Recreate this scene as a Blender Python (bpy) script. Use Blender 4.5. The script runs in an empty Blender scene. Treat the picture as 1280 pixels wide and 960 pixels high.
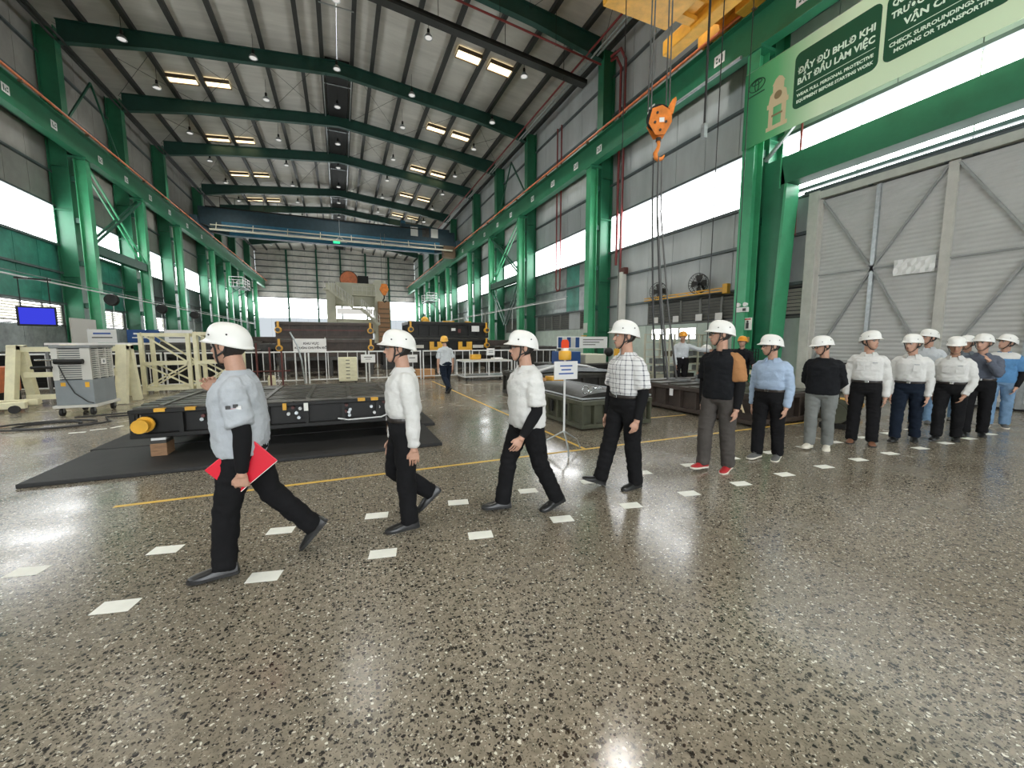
import bpy, bmesh, math, random
import numpy as np
from mathutils import Vector, Matrix, noise
random.seed(7)
S = bpy.context.scene
COL = S.collection
PI = math.pi
def srgb(r, g, b):
    f = lambda c: (c/255/12.92) if c/255 <= .04045 else ((c/255+.055)/1.055)**2.4
    return (f(r), f(g), f(b), 1)

# ------------------------------------------------------------------ camera
CAMH = 1.6
cd = bpy.data.cameras.new('camera'); cam = bpy.data.objects.new('camera', cd); COL.objects.link(cam)
cd.sensor_fit = 'HORIZONTAL'; cd.sensor_width = 36; cd.lens = 36*500.8/1280; cd.clip_start = .05; cd.clip_end = 300
rx, uy, fw = Vector((.92035, -.39110, 0)), Vector((.04116, .09686, .99445)), Vector((.38892, .91524, -.10524))
cam.matrix_world = Matrix(((rx.x, uy.x, -fw.x, 0), (rx.y, uy.y, -fw.y, 0), (rx.z, uy.z, -fw.z, CAMH), (0, 0, 0, 1)))
S.camera = cam
# ------------------------------------------------------------------ sky, exposure
W = bpy.data.worlds.new('overcast_sky'); S.world = W; W.use_nodes = True
bgn = W.node_tree.nodes['Background']; bgn.inputs[0].default_value = (.93, .97, 1, 1); bgn.inputs[1].default_value = 7.0
S.view_settings.view_transform = 'Standard'; S.view_settings.look = 'None'
S.view_settings.gamma = 1; S.view_settings.use_curve_mapping = False
S.view_settings.exposure = 0.0
WINDOW_GLOW = 9.0; SKYLIGHT_GLOW = 3.0; LAMP_WATT = 60.0

# ------------------------------------------------------------------ materials
MATS = {}
def mk(name, col, rough=.55, metal=0, var=0, vscale=3, bump=0, bscale=40, spec=.5, stretch=None, alpha=None, emit=None, estr=0, trans=0):
    m = bpy.data.materials.new(name); m.use_nodes = True; nt = m.node_tree; N = nt.nodes; L = nt.links
    p = N['Principled BSDF']; p.inputs['Base Color'].default_value = col; p.inputs['Roughness'].default_value = rough
    p.inputs['Metallic'].default_value = metal; p.inputs['Specular IOR Level'].default_value = spec
    if trans: p.inputs['Transmission Weight'].default_value = trans
    if emit: p.inputs['Emission Color'].default_value = emit; p.inputs['Emission Strength'].default_value = estr
    tc = None
    if var or bump:
        tc = N.new('ShaderNodeNewGeometry'); mp = N.new('ShaderNodeMapping'); L.new(tc.outputs['Position'], mp.inputs[0])
        if stretch: mp.inputs['Scale'].default_value = stretch
    if var:
        n = N.new('ShaderNodeTexNoise'); n.inputs['Scale'].default_value = vscale; n.inputs['Detail'].default_value = 6; n.inputs['Roughness'].default_value = .65
        L.new(mp.outputs[0], n.inputs['Vector'])
        r = N.new('ShaderNodeMapRange'); r.inputs[1].default_value = .3; r.inputs[2].default_value = .7; r.inputs[3].default_value = 1-var; r.inputs[4].default_value = 1+var
        L.new(n.outputs['Fac'], r.inputs[0])
        mx = N.new('ShaderNodeVectorMath'); mx.operation = 'SCALE'; mx.inputs[0].default_value = col[:3]; L.new(r.outputs[0], mx.inputs['Scale'])
        L.new(mx.outputs[0], p.inputs['Base Color'])
    if bump:
        n2 = N.new('ShaderNodeTexNoise'); n2.inputs['Scale'].default_value = bscale; n2.inputs['Detail'].default_value = 4; L.new(mp.outputs[0], n2.inputs['Vector'])
        b = N.new('ShaderNodeBump'); b.inputs['Strength'].default_value = min(1, bump); b.inputs['Distance'].default_value = .01 if bump <= 1 else .01*bump
        L.new(n2.outputs['Fac'], b.inputs['Height']); L.new(b.outputs[0], p.inputs['Normal'])
    MATS[name] = m
    return m
def emis(name, col, strength):
    m = bpy.data.materials.new(name); m.use_nodes = True; nt = m.node_tree; nt.nodes.remove(nt.nodes['Principled BSDF'])
    e = nt.nodes.new('ShaderNodeEmission'); e.inputs[0].default_value = col; e.inputs[1].default_value = strength
    nt.links.new(e.outputs[0], nt.nodes['Material Output'].inputs[0]); MATS[name] = m; return m
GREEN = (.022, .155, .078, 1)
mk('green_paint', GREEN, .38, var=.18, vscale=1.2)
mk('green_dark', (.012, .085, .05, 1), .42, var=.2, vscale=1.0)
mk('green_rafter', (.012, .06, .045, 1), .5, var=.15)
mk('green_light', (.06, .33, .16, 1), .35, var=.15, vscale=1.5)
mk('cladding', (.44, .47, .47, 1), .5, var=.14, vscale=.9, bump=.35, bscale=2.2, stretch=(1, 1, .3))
mk('cladding_left_dim', (.31, .30, .275, 1), .55, var=.14, vscale=.9, bump=.35, bscale=2.2)  # darker than cladding: the left wall's weaker light is put into the colour
mk('cladding_far_bright', (.66, .63, .59, 1), .6, var=.16, vscale=1.1, bump=.3, bscale=2)  # paler than cladding: brightness the dim far end lacks is put into the colour
mk('cladding_foil', (.34, .36, .36, 1), .28, metal=.55, var=.3, vscale=1.6, bump=1.0, bscale=3.5)
mk('cladding_teal', (.05, .25, .19, 1), .3, var=.35, vscale=1.3, bump=.3, bscale=3)
mk('cladding_dark', (.09, .10, .105, 1), .5, var=.3, vscale=1.0)
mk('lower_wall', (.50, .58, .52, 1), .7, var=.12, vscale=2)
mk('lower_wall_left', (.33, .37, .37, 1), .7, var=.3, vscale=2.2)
mk('girt_steel', (.10, .12, .125, 1), .5, var=.2)
mk('purlin_steel', (.028, .030, .028, 1), .6, var=.2)
mk('roof_sheet', (.50, .485, .44, 1), .6, var=.16, vscale=.8, bump=.5, bscale=1.6, stretch=(.35, 2.2, 1))
mk('dark_vent', (.012, .013, .013, 1), .8)
mk('brown_trim', (.12, .085, .05, 1), .7)
mk('grey_steel', (.22, .23, .23, 1), .45, metal=.4, var=.2)
mk('galv', (.42, .45, .46, 1), .38, metal=.7, var=.2, vscale=8)
mk('white_paint', (.72, .73, .72, 1), .45, var=.08)
mk('white_flat', (.80, .80, .78, 1), .6)
mk('paper', (.86, .87, .80, 1), .6, var=.06, vscale=9)
mk('black_metal', (.012, .012, .011, 1), .45, var=.4, vscale=3, spec=.3)
mk('die_iron', (.045, .043, .038, 1), .42, metal=.35, var=.45, vscale=3.2, bump=.4, bscale=14)
mk('die_olive', (.072, .075, .048, 1), .5, var=.3, vscale=2.6, bump=.25, bscale=18)
mk('die_brown', (.055, .04, .032, 1), .55, var=.35, vscale=3)
mk('die_top', (.09, .085, .07, 1), .36, metal=.4, var=.5, vscale=4, bump=.5, bscale=9)
mk('rubber_mat', (.018, .018, .018, 1), .6, var=.3, vscale=2.5, bump=.2, bscale=30)
mk('black_rubber', (.012, .012, .012, 1), .6)
mk('yellow_paint', (.72, .38, .03, 1), .42, var=.18, vscale=3)
mk('crane_yellow', (.78, .40, .045, 1), .5, var=.22, vscale=1.8)
mk('orange_paint', (.75, .22, .025, 1), .45, var=.3, vscale=5)
mk('orange_rail', (.62, .18, .07, 1), .5, var=.25)
mk('red_pipe', (.20, .028, .028, 1), .45, var=.2)
mk('red_paint', (.55, .03, .02, 1), .4)
mk('maroon', (.11, .03, .025, 1), .5, var=.2)
mk('blue_paint', (.02, .07, .22, 1), .4)
mk('crane_blue', (.018, .045, .06, 1), .5, var=.2)
mk('crane_blue_light', (.02, .12, .20, 1), .5, var=.2)
mk('cream_paint', (.74, .70, .48, 1), .5, var=.12, vscale=4)
mk('cream_machine', (.52, .51, .40, 1), .55, var=.15, vscale=.6)
mk('cooler_grey', (.22, .245, .255, 1), .5, var=.1)
mk('cooler_grille', (.56, .55, .50, 1), .5)
mk('wood', (.30, .17, .09, 1), .75, var=.3, vscale=6, stretch=(1, 8, 8))
mk('cardboard', (.50, .27, .12, 1), .75, var=.1)
mk('floor_yellow', (.72, .46, .08, 1), .5, var=.15, vscale=5)
mk('cable_black', (.02, .02, .02, 1), .5)
mk('rope_steel', (.10, .10, .095, 1), .5, metal=.3)
mk('chrome', (.65, .66, .66, 1), .2, metal=1)
mk('glass_dark', (.02, .025, .025, 1), .1)
mk('door_sheet', (.50, .505, .485, 1), .55, var=.10, vscale=.8)
mk('door_frame', (.52, .51, .46, 1), .5, var=.12)
mk('door_brace', (.30, .31, .30, 1), .5, var=.15)
mk('louvre', (.20, .20, .185, 1), .5, var=.1)
mk('louvre_light', (.62, .60, .52, 1), .5, var=.1)
mk('plaster', (.62, .62, .57, 1), .7, var=.06)
mk('banner_green', srgb(22, 84, 56), .55)
mk('banner_text', srgb(235, 255, 235), .55)
mk('banner_logo', srgb(20, 70, 48), .55)
mk('banner_gate', srgb(222, 205, 165), .55)
mk('banner_gate_dark', srgb(150, 130, 95), .55)
mk('text_black', (.05, .05, .05, 1), .6)
mk('text_blue', (.05, .12, .4, 1), .6)
emis('daylight_pane', (.97, .99, 1, 1), WINDOW_GLOW)
emis('frosted_pane', (.86, .94, 1, 1), .75)
emis('skylight_warm', (1, .80, .48, 1), SKYLIGHT_GLOW)
emis('lamp_glass', (1, .98, .92, 1), .7)
emis('screen_blue', (.05, .06, .75, 1), 1.0)
emis('green_lamp', (.05, .9, .35, 1), 1.5)
emis('red_lamp', (.85, .10, .04, 1), .8)
# door sheet: fine horizontal corrugation
def add_wave(matname, scale, axis='Z', dist=.02, strength=.6, rot=None):
    m = MATS[matname]; nt = m.node_tree; N = nt.nodes; L = nt.links; p = N['Principled BSDF']
    tc = N.new('ShaderNodeTexCoord'); w = N.new('ShaderNodeTexWave'); w.bands_direction = axis; w.inputs['Scale'].default_value = scale
    w.inputs['Distortion'].default_value = 0; w.inputs['Detail'].default_value = 0
    L.new(tc.outputs['Object'], w.inputs['Vector'])
    b = N.new('ShaderNodeBump'); b.inputs['Strength'].default_value = strength; b.inputs['Distance'].default_value = dist
    L.new(w.outputs['Fac'], b.inputs['Height']); L.new(b.outputs[0], p.inputs['Normal'])
add_wave('door_sheet', 2.6, 'Z', .02, .7)
# banner: printed pale green sheet that deepens to green at its far end
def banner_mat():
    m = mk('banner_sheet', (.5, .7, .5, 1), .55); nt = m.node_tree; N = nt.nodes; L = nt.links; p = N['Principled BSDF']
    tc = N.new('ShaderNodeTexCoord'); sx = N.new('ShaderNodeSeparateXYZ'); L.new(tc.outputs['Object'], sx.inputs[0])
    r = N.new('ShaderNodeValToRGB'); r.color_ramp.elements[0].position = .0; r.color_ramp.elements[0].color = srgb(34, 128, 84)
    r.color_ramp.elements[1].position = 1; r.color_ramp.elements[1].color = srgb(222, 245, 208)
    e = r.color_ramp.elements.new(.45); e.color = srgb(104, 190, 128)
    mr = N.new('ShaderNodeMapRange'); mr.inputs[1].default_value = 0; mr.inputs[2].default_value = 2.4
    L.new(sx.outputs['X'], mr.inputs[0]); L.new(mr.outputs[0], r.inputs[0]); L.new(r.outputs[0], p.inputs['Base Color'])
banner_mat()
# polished concrete floor with exposed dark and pale aggregate
def floor_mat():
    m = bpy.data.materials.new('polished_concrete'); m.use_nodes = True; nt = m.node_tree; N = nt.nodes; L = nt.links; p = N['Principled BSDF']
    tc = N.new('ShaderNodeTexCoord')
    dn = N.new('ShaderNodeTexNoise'); dn.inputs['Scale'].default_value = 60; dn.inputs['Detail'].default_value = 2; L.new(tc.outputs['Object'], dn.inputs['Vector'])
    dm = N.new('ShaderNodeVectorMath'); dm.operation = 'MULTIPLY_ADD'; L.new(dn.outputs['Color'], dm.inputs[0]); dm.inputs[1].default_value = (.022, .022, 0); L.new(tc.outputs['Object'], dm.inputs[2])
    big = N.new('ShaderNodeTexNoise'); big.inputs['Scale'].default_value = .55; big.inputs['Detail'].default_value = 5; L.new(tc.outputs['Object'], big.inputs['Vector'])
    def stones(scale, frac, rad, dens):
        v = N.new('ShaderNodeTexVoronoi'); v.voronoi_dimensions = '2D'; v.inputs['Scale'].default_value = scale; L.new(dm.outputs[0], v.inputs['Vector'])
        s = N.new('ShaderNodeSeparateColor'); L.new(v.outputs['Color'], s.inputs[0])
        a = N.new('ShaderNodeMath'); a.operation = 'LESS_THAN'; L.new(s.outputs[0], a.inputs[0])
        if dens:
            q = N.new('ShaderNodeMapRange'); q.inputs[1].default_value = .3; q.inputs[2].default_value = .7; q.inputs[3].default_value = frac*.35; q.inputs[4].default_value = frac*1.6
            L.new(big.outputs['Fac'], q.inputs[0]); L.new(q.outputs[0], a.inputs[1])
        else: a.inputs[1].default_value = frac
        t = N.new('ShaderNodeMath'); t.operation = 'MULTIPLY_ADD'; L.new(s.outputs[1], t.inputs[0]); t.inputs[1].default_value = rad*.7; t.inputs[2].default_value = rad*.45
        b = N.new('ShaderNodeMath'); b.operation = 'LESS_THAN'; L.new(v.outputs['Distance'], b.inputs[0]); L.new(t.outputs[0], b.inputs[1])
        c = N.new('ShaderNodeMath'); c.operation = 'MULTIPLY'; L.new(a.outputs[0], c.inputs[0]); L.new(b.outputs[0], c.inputs[1]); return c
    base = N.new('ShaderNodeValToRGB'); base.color_ramp.elements[0].position = .3; base.color_ramp.elements[0].color = (.195, .168, .125, 1)
    base.color_ramp.elements[1].position = .72; base.color_ramp.elements[1].color = (.32, .285, .222, 1); L.new(big.outputs['Fac'], base.inputs[0])
    fine = N.new('ShaderNodeTexNoise'); fine.inputs['Scale'].default_value = 26; fine.inputs['Detail'].default_value = 6; L.new(tc.outputs['Object'], fine.inputs['Vector'])
    fr = N.new('ShaderNodeMapRange'); fr.inputs[1].default_value = .3; fr.inputs[2].default_value = .7; fr.inputs[3].default_value = .75; fr.inputs[4].default_value = 1.25; L.new(fine.outputs['Fac'], fr.inputs[0])
    sc = N.new('ShaderNodeVectorMath'); sc.operation = 'SCALE'; L.new(base.outputs[0], sc.inputs[0]); L.new(fr.outputs[0], sc.inputs['Scale'])
    last = sc.outputs[0]
    for scale, frac, rad, col, dens in ((40, .24, .42, (.014, .013, .012, 1), 1), (74, .26, .46, (.035, .032, .028, 1), 1), (56, .07, .40, (.70, .68, .58, 1), 0), (110, .10, .42, (.54, .51, .42, 1), 0), (140, .3, .5, (.13, .115, .085, 1), 0)):
        st = stones(scale, frac, rad, dens); mx = N.new('ShaderNodeMixRGB'); L.new(st.outputs[0], mx.inputs[0]); L.new(last, mx.inputs[1]); mx.inputs[2].default_value = col; last = mx.outputs[0]
    L.new(last, p.inputs['Base Color'])
    rr = N.new('ShaderNodeMapRange'); rr.inputs[1].default_value = .3; rr.inputs[2].default_value = .7; rr.inputs[3].default_value = .12; rr.inputs[4].default_value = .30
    n3 = N.new('ShaderNodeTexNoise'); n3.inputs['Scale'].default_value = 1.3; n3.inputs['Detail'].default_value = 6; L.new(tc.outputs['Object'], n3.inputs['Vector'])
    L.new(n3.outputs['Fac'], rr.inputs[0]); L.new(rr.outputs[0], p.inputs['Roughness']); p.inputs['Specular IOR Level'].default_value = .6
    b = N.new('ShaderNodeBump'); b.inputs['Strength'].default_value = .08; b.inputs['Distance'].default_value = .004; L.new(fine.outputs['Fac'], b.inputs['Height']); L.new(b.outputs[0], p.inputs['Normal'])
    MATS['floor'] = m
floor_mat()

# ------------------------------------------------------------------ mesh helpers
class MB:
    def __init__(s): s.v = []; s.f = []
    def add(s, verts, faces):
        o = len(s.v); s.v += [tuple(p) for p in verts]; s.f += [tuple(i+o for i in f) for f in faces]; return s
    def box(s, x0, x1, y0, y1, z0, z1):
        return s.add([(x0,y0,z0),(x1,y0,z0),(x1,y1,z0),(x0,y1,z0),(x0,y0,z1),(x1,y0,z1),(x1,y1,z1),(x0,y1,z1)],
                     [(3,2,1,0),(4,5,6,7),(0,1,5,4),(1,2,6,5),(2,3,7,6),(3,0,4,7)])
    def bevbox(s, x0, x1, y0, y1, z0, z1, b):
        bm = bmesh.new(); vs = [bm.verts.new(p) for p in [(x0,y0,z0),(x1,y0,z0),(x1,y1,z0),(x0,y1,z0),(x0,y0,z1),(x1,y0,z1),(x1,y1,z1),(x0,y1,z1)]]
        for f in [(3,2,1,0),(4,5,6,7),(0,1,5,4),(1,2,6,5),(2,3,7,6),(3,0,4,7)]: bm.faces.new([vs[i] for i in f])
        bmesh.ops.bevel(bm, geom=bm.edges[:], offset=b, segments=2, affect='EDGES', profile=.5)
        bm.verts.index_update(); s.add([v.co[:] for v in bm.verts], [[v.index for v in f.verts] for f in bm.faces]); bm.free(); return s
    def bar(s, p0, p1, w, h, up=(0, 0, 1)):
        p0, p1 = Vector(p0), Vector(p1); d = (p1-p0).normalized(); u = Vector(up)
        if abs(d.dot(u)) > .98: u = Vector((1, 0, 0))
        a = d.cross(u).normalized()*w/2; b = a.cross(d).normalized()*h/2
        return s.add([p0-a-b, p0+a-b, p0+a+b, p0-a+b, p1-a-b, p1+a-b, p1+a+b, p1-a+b], [(3,2,1,0),(4,5,6,7),(0,1,5,4),(1,2,6,5),(2,3,7,6),(3,0,4,7)])
    def tube(s, pts, r, n=8, closed=False, hint=None):
        pts = [Vector(p) for p in pts]; rs = r if isinstance(r, (list, tuple)) else [r]*len(pts); rings = []; prev = None
        for i, p in enumerate(pts):
            if closed: d = pts[(i+1) % len(pts)]-pts[i-1]
            else: d = pts[min(i+1, len(pts)-1)]-pts[max(i-1, 0)]
            d = d.normalized() if d.length > 1e-9 else Vector((0, 0, 1))
            if prev is None:
                u = Vector(hint) if hint else Vector((0, 0, 1))
                if abs(d.dot(u)) > .95: u = Vector((1, 0, 0))
                a = d.cross(u).normalized()
            else:
                a = (prev-d*prev.dot(d)); a = a.normalized() if a.length > 1e-6 else d.orthogonal().normalized()
            prev = a; b = a.cross(d)
            rr = rs[i] if isinstance(rs[i], tuple) else (rs[i], rs[i])
            rings.append([p+a*math.cos(2*PI*k/n)*rr[0]+b*math.sin(2*PI*k/n)*rr[1] for k in range(n)])
        return s.loft(rings, closed)
    def loft(s, rings, closed=False, caps=True):
        n = len(rings[0]); V = [p for r in rings for p in r]; F = []
        m = len(rings)
        for i in range(m if closed else m-1):
            j = (i+1) % m
            for k in range(n): F.append((i*n+k, i*n+(k+1) % n, j*n+(k+1) % n, j*n+k))
        if caps and not closed: F.append(tuple(range(n-1, -1, -1))); F.append(tuple((m-1)*n+k for k in range(n)))
        return s.add(V, F)
    def cyl(s, p0, p1, r, n=12, r1=None): return s.tube([p0, p1], [r, r if r1 is None else r1], n)
    def lathe(s, prof, n=16, c=(0, 0, 0), axis='z'):
        rings = []
        for r, z in prof:
            ring = []
            for k in range(n):
                a = 2*PI*k/n; x, y = r*math.cos(a), r*math.sin(a)
                p = (x, y, z) if axis == 'z' else ((z, x, y) if axis == 'x' else (y, z, x)); ring.append((p[0]+c[0], p[1]+c[1], p[2]+c[2]))
            rings.append(ring)
        return s.loft(rings)
    def sphere(s, c, r, nu=10, nv=7):
        r = r if isinstance(r, tuple) else (r, r, r)
        return s.loft([[(c[0]+r[0]*math.sin(PI*j/nv)*math.cos(2*PI*k/nu), c[1]+r[1]*math.sin(PI*j/nv)*math.sin(2*PI*k/nu), c[2]-r[2]*math.cos(PI*j/nv)) for k in range(nu)] for j in range(nv+1) if True], caps=False)
    def prism(s, poly, axis, a0, a1):
        P = lambda q, t: {'x': (t, q[0], q[1]), 'y': (q[0], t, q[1]), 'z': (q[0], q[1], t)}[axis]
        return s.loft([[P(q, a0) for q in poly], [P(q, a1) for q in poly]])
    def xf(s, M):
        s.v = [tuple(M @ Vector(p)) for p in s.v]; return s
    def mesh(s, name):
        me = bpy.data.meshes.new(name); me.from_pydata(s.v, [], s.f); me.update()
        bm = bmesh.new(); bm.from_mesh(me); bmesh.ops.recalc_face_normals(bm, faces=bm.faces[:]); bm.to_mesh(me); bm.free()
        return me
    def build(s, name, m, parent=None, smooth=False, loc=None):
        me = s.mesh(name); return link(name, me, m, parent, smooth, loc)
def link(name, me, m, parent=None, smooth=False, loc=None):
    o = bpy.data.objects.new(name, me); COL.objects.link(o)
    if m and not me.materials: me.materials.append(MATS[m] if isinstance(m, str) else m)
    if smooth:
        for p in me.polygons: p.use_smooth = True
        try: me.set_sharp_from_angle(angle=math.radians(50))
        except Exception: pass
    if parent: o.parent = parent
    if loc: o.location = loc
    return o
def smooth_me(me, ang=50):
    for p in me.polygons: p.use_smooth = True
    try: me.set_sharp_from_angle(angle=math.radians(ang))
    except Exception: pass
def tag(o, label, cat, group=None):
    o['label'] = label; o['category'] = cat
    if group: o['group'] = group
    return o
def thing(name, label, cat, loc=(0, 0, 0), rz=0, group=None):
    o = bpy.data.objects.new(name, None); COL.objects.link(o); o.location = loc; o.rotation_euler = (0, 0, rz); o.empty_display_size = .1
    return tag(o, label, cat, group)
def struct(name, mb=None, m=None, loc=(0, 0, 0), smooth=False):
    if mb is None:
        o = bpy.data.objects.new(name, None); COL.objects.link(o); o.location = loc
    else: o = mb.build(name, m, None, smooth, loc)
    o['kind'] = 'structure'; return o
def copies(name, me, m, parent, places):
    for loc, rot, sc in places:
        o = link(name, me, m, parent); o.location = loc; o.rotation_euler = rot; o.scale = sc
def copy_tree(o, parent=None):
    c = o.copy(); COL.objects.link(c); c.parent = parent
    for ch in list(o.children): copy_tree(ch, c)
    return c
UNIT = MB().box(-.5, .5, -.5, .5, -.5, .5)
def unit(m):
    k = '_unit_'+m
    if k not in MATS:
        me = UNIT.mesh('block'); me.materials.append(MATS[m]); MATS[k] = me
    return MATS[k]
def ub(name, m, parent, x0, x1, y0, y1, z0, z1):
    "a box-shaped piece sharing one mesh"
    o = bpy.data.objects.new(name, unit(m)); COL.objects.link(o); o.parent = parent
    o.location = ((x0+x1)/2, (y0+y1)/2, (z0+z1)/2); o.scale = (abs(x1-x0), abs(y1-y0), abs(z1-z0)); return o
def text_mesh(body, size, ext=.002, align='CENTER', bold=.0, xs=1.0, shear=0):
    c = bpy.data.curves.new('lettering', 'FONT'); c.body = body; c.size = size; c.extrude = ext; c.align_x = align; c.align_y = 'CENTER'; c.offset = bold; c.shear = shear; c.resolution_u = 2
    o = bpy.data.objects.new('lettering', c); COL.objects.link(o)
    bpy.context.view_layer.update(); dg = bpy.context.evaluated_depsgraph_get()
    me = bpy.data.meshes.new_from_object(o.evaluated_get(dg)); bpy.data.objects.remove(o); bpy.data.curves.remove(c)
    return me
def text(name, body, size, m, parent, M, **k):
    me = text_mesh(body, size, **k); me.materials.clear(); o = link(name, me, m, parent); o.matrix_local = M; return o
ORD = ['first', 'second', 'third', 'fourth', 'fifth', 'sixth', 'seventh', 'eighth', 'ninth', 'tenth', 'eleventh', 'twelfth', 'thirteenth', 'fourteenth', 'fifteenth', 'sixteenth', 'seventeenth', 'eighteenth']
# ================================================================== THE HALL
XC, HW = .5, 13.95
XR, XL = XC+HW, XC-HW
YB, YF = -16.0, 85.0
RIDGE, EAVE = 19.3, 17.9
SL = (RIDGE-EAVE)/HW
FR = [-9.4, .3, 10.0, 19.6, 29.2, 35.8, 42.6, 52.2, 59.0, 66.0, 75.5]
roofz = lambda x: RIDGE-SL*abs(x-XC)
# floor
struct('floor', MB().box(XL-.6, XR+.6, YB-8, YF+.5, -.3, 0), 'floor')

# ---- walls: separate cladding sheets, girts, plinth panels
def yspans(a, b, w):
    n = max(1, round((b-a)/w)); return [(a+(b-a)*i/n, a+(b-a)*(i+1)/n) for i in range(n)]
def side_wall(name, s):
    X = XC+s*HW; w = struct(name, None)
    def sheet(m, y0, y1, z0, z1, t=.06, nm='cladding_panel'):
        g = .012; ub(nm, m, w, X, X+s*t, y0+g, y1-g, z0+g, z1-g)
    ub('backing_sheet', 'cladding_dark', w, X+s*.07, X+s*.1, YB, YF, 8.55, EAVE+.2)
    if s < 0: ub('backing_sheet', 'cladding_dark', w, X+s*.07, X+s*.1, YB, YF, 0, 6.67)
    else:
        ub('backing_sheet', 'cladding_dark', w, X+s*.07, X+s*.1, 8.6, YF, 0, 6.67); ub('backing_sheet', 'cladding_dark', w, X+s*.07, X+s*.1, YB, -4.2, 0, 6.67)
        ub('backing_sheet', 'cladding_dark', w, X+s*.07, X+s*.1, -4.2, 8.6, 0, 6.40)  # added behind the door leaves to block sky light through the gaps
    edges = [YB]+FR+[YF]
    for i in range(len(edges)-1):
        a, b = edges[i], edges[i+1]; near = -5 < a < 44
        for y0, y1 in yspans(a, b, 1.6 if near else 5):
            for z0, z1 in ((8.55, 10.3), (10.3, 14.0), (14.0, EAVE+.15)) if near else ((8.55, EAVE+.15),):
                sheet('cladding' if s > 0 else 'cladding_left_dim', y0, y1, z0, z1)
            if s > 0 and y1 > -4 and y0 < 8.5: continue
            mat = 'cladding'
            if s < 0 and near: mat = 'cladding_teal' if (i+int(y0*2)) % 3 else 'cladding_dark'
            if s < 0 and not near: mat = 'cladding_foil'
            if s > 0 and a in (19.6, 29.2, 35.8, 42.6): mat = 'cladding_foil' if int(y0*3) % 4 else 'cladding_teal'
            sheet(mat, y0, y1, 3.62, 5.2); sheet(mat, y0, y1, 5.2, 6.67)
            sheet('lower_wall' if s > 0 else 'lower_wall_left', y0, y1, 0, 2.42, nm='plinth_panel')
    zs = [3.58, 5.2, 6.62, 8.6, 10.3, 12.0, 14.0, 16.0]
    for z in zs:
        segs = [(YB, YF)] if s < 0 or z > 6.5 else [(8.7, YF)]
        for y0, y1 in segs: ub('girt', 'girt_steel', w, X-s*.14, X-s*.002, y0, y1, z-.05, z+.05)
    return w
WR = side_wall('wall_right', 1)
for z0, z1, m in ((0, 2.42, 'lower_wall'), (3.62, 5.2, 'cladding'), (5.2, 6.40, 'cladding')): ub('cladding_panel', m, WR, XR, XR+.06, 8.74, 9.98, z0+.01, z1-.01)
WR = WR; WL = side_wall('wall_left', -1)
# ---- window bands, one window per bay: panes and mullions
wn = 0
def window_band(s, y0, y1, z0, z1, n):
    global wn; wn += 1
    X = XC+s*HW; w = struct('window_%d' % wn, None)
    for a, b in yspans(y0, y1, (y1-y0)/n): ub('pane', 'daylight_pane', w, X+s*.03, X+s*.06, a+.02, b-.02, z0+.06, z1)
    for a, b in yspans(y0, y1, (y1-y0)/n)[1:]: ub('mullion', 'plaster', w, X+s*.005, X+s*.028, a-.012, a+.012, z0+.06, z1)
    ub('sill', 'galv', w, X-s*.02, X+s*.06, y0, y1, z0, z0+.055)
for s in (1, -1):
    e = [YB]+FR+[YF]
    for i in range(len(e)-1): window_band(s, e[i]+.01, e[i+1]-.01, 6.42 if s > 0 and -5 < e[i] < 5 else 6.67, 8.54, 4 if -5 < e[i] < 44 else 2)
# ---- louvre bands between plinth and cladding
def louvres(wall, s, y0, y1, m, glow, n=7, w=1.15):
    X = XC+s*HW; z0, z1 = 2.44, 3.52
    me = MATS.get('_slat'+m)
    if not me:
        me = MB().add([(-.5, -.035, .5), (.5, -.035, .5), (.5, .035, -.5), (-.5, .035, -.5), (-.5, -.022, .5), (.5, -.022, .5), (.5, .048, -.5), (-.5, .048, -.5)], [(0, 1, 2, 3), (7, 6, 5, 4), (0, 4, 5, 1), (1, 5, 6, 2), (2, 6, 7, 3), (3, 7, 4, 0)]).mesh('slat'); me.materials.append(MATS[m]); MATS['_slat'+m] = me
    if glow: ub('daylight_pane', 'daylight_pane', wall, X+s*.066, X+s*.069, y0, y1, z0, z1)
    for a, b in yspans(y0, y1, w):
        f = bpy.data.objects.new('louvre', MB().box(-.03, .03, a, a+.05, z0, z1).box(-.03, .03, b-.05, b, z0, z1).box(-.03, .03, a, b, z0, z0+.05).box(-.03, .03, a, b, z1-.05, z1).mesh('louvre'))
        f.data.materials.append(MATS['louvre']); COL.objects.link(f); f.parent = wall; f.location = (X, 0, 0)
        for k in range(n):
            o = bpy.data.objects.new('slat', me); COL.objects.link(o); o.parent = f
            o.location = (0, (a+b)/2, z0+.1+(z1-z0-.2)*(k+.5)/n); o.rotation_euler = (0, 0, PI/2 if s < 0 else -PI/2); o.scale = (b-a-.1, 1, (z1-z0)/n*.62)
louvres(WR, 1, 10.9, 16.3, 'louvre', False); louvres(WR, 1, 8.7, 9.8, 'louvre_light', False, 7)
for a, b in ((20.2, 22.6), (24.0, 28.8), (30, 35.4)): louvres(WR, 1, a, b, 'louvre', False, 6, 1.2)
for a, b in ((20, 28.9), (30, 35.4), (36.4, 42.2)): louvres(WL, -1, a, b, 'louvre_light', True, 7, 1.5)
for s, w, spans in ((1, WR, ((8.6, 8.7), (9.8, 10.9), (16.3, 20.2), (22.6, 24), (28.8, 30), (35.4, YF), (YB, -4.2))), (-1, WL, ((YB, 20), (28.9, 30), (35.4, 36.4), (42.2, YF)))):
    for a, b in spans: ub('spandrel_panel', 'cladding' if s > 0 else 'cladding_foil', w, XC+s*HW, XC+s*(HW+.06), a, b, 2.44, 3.6)

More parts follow.
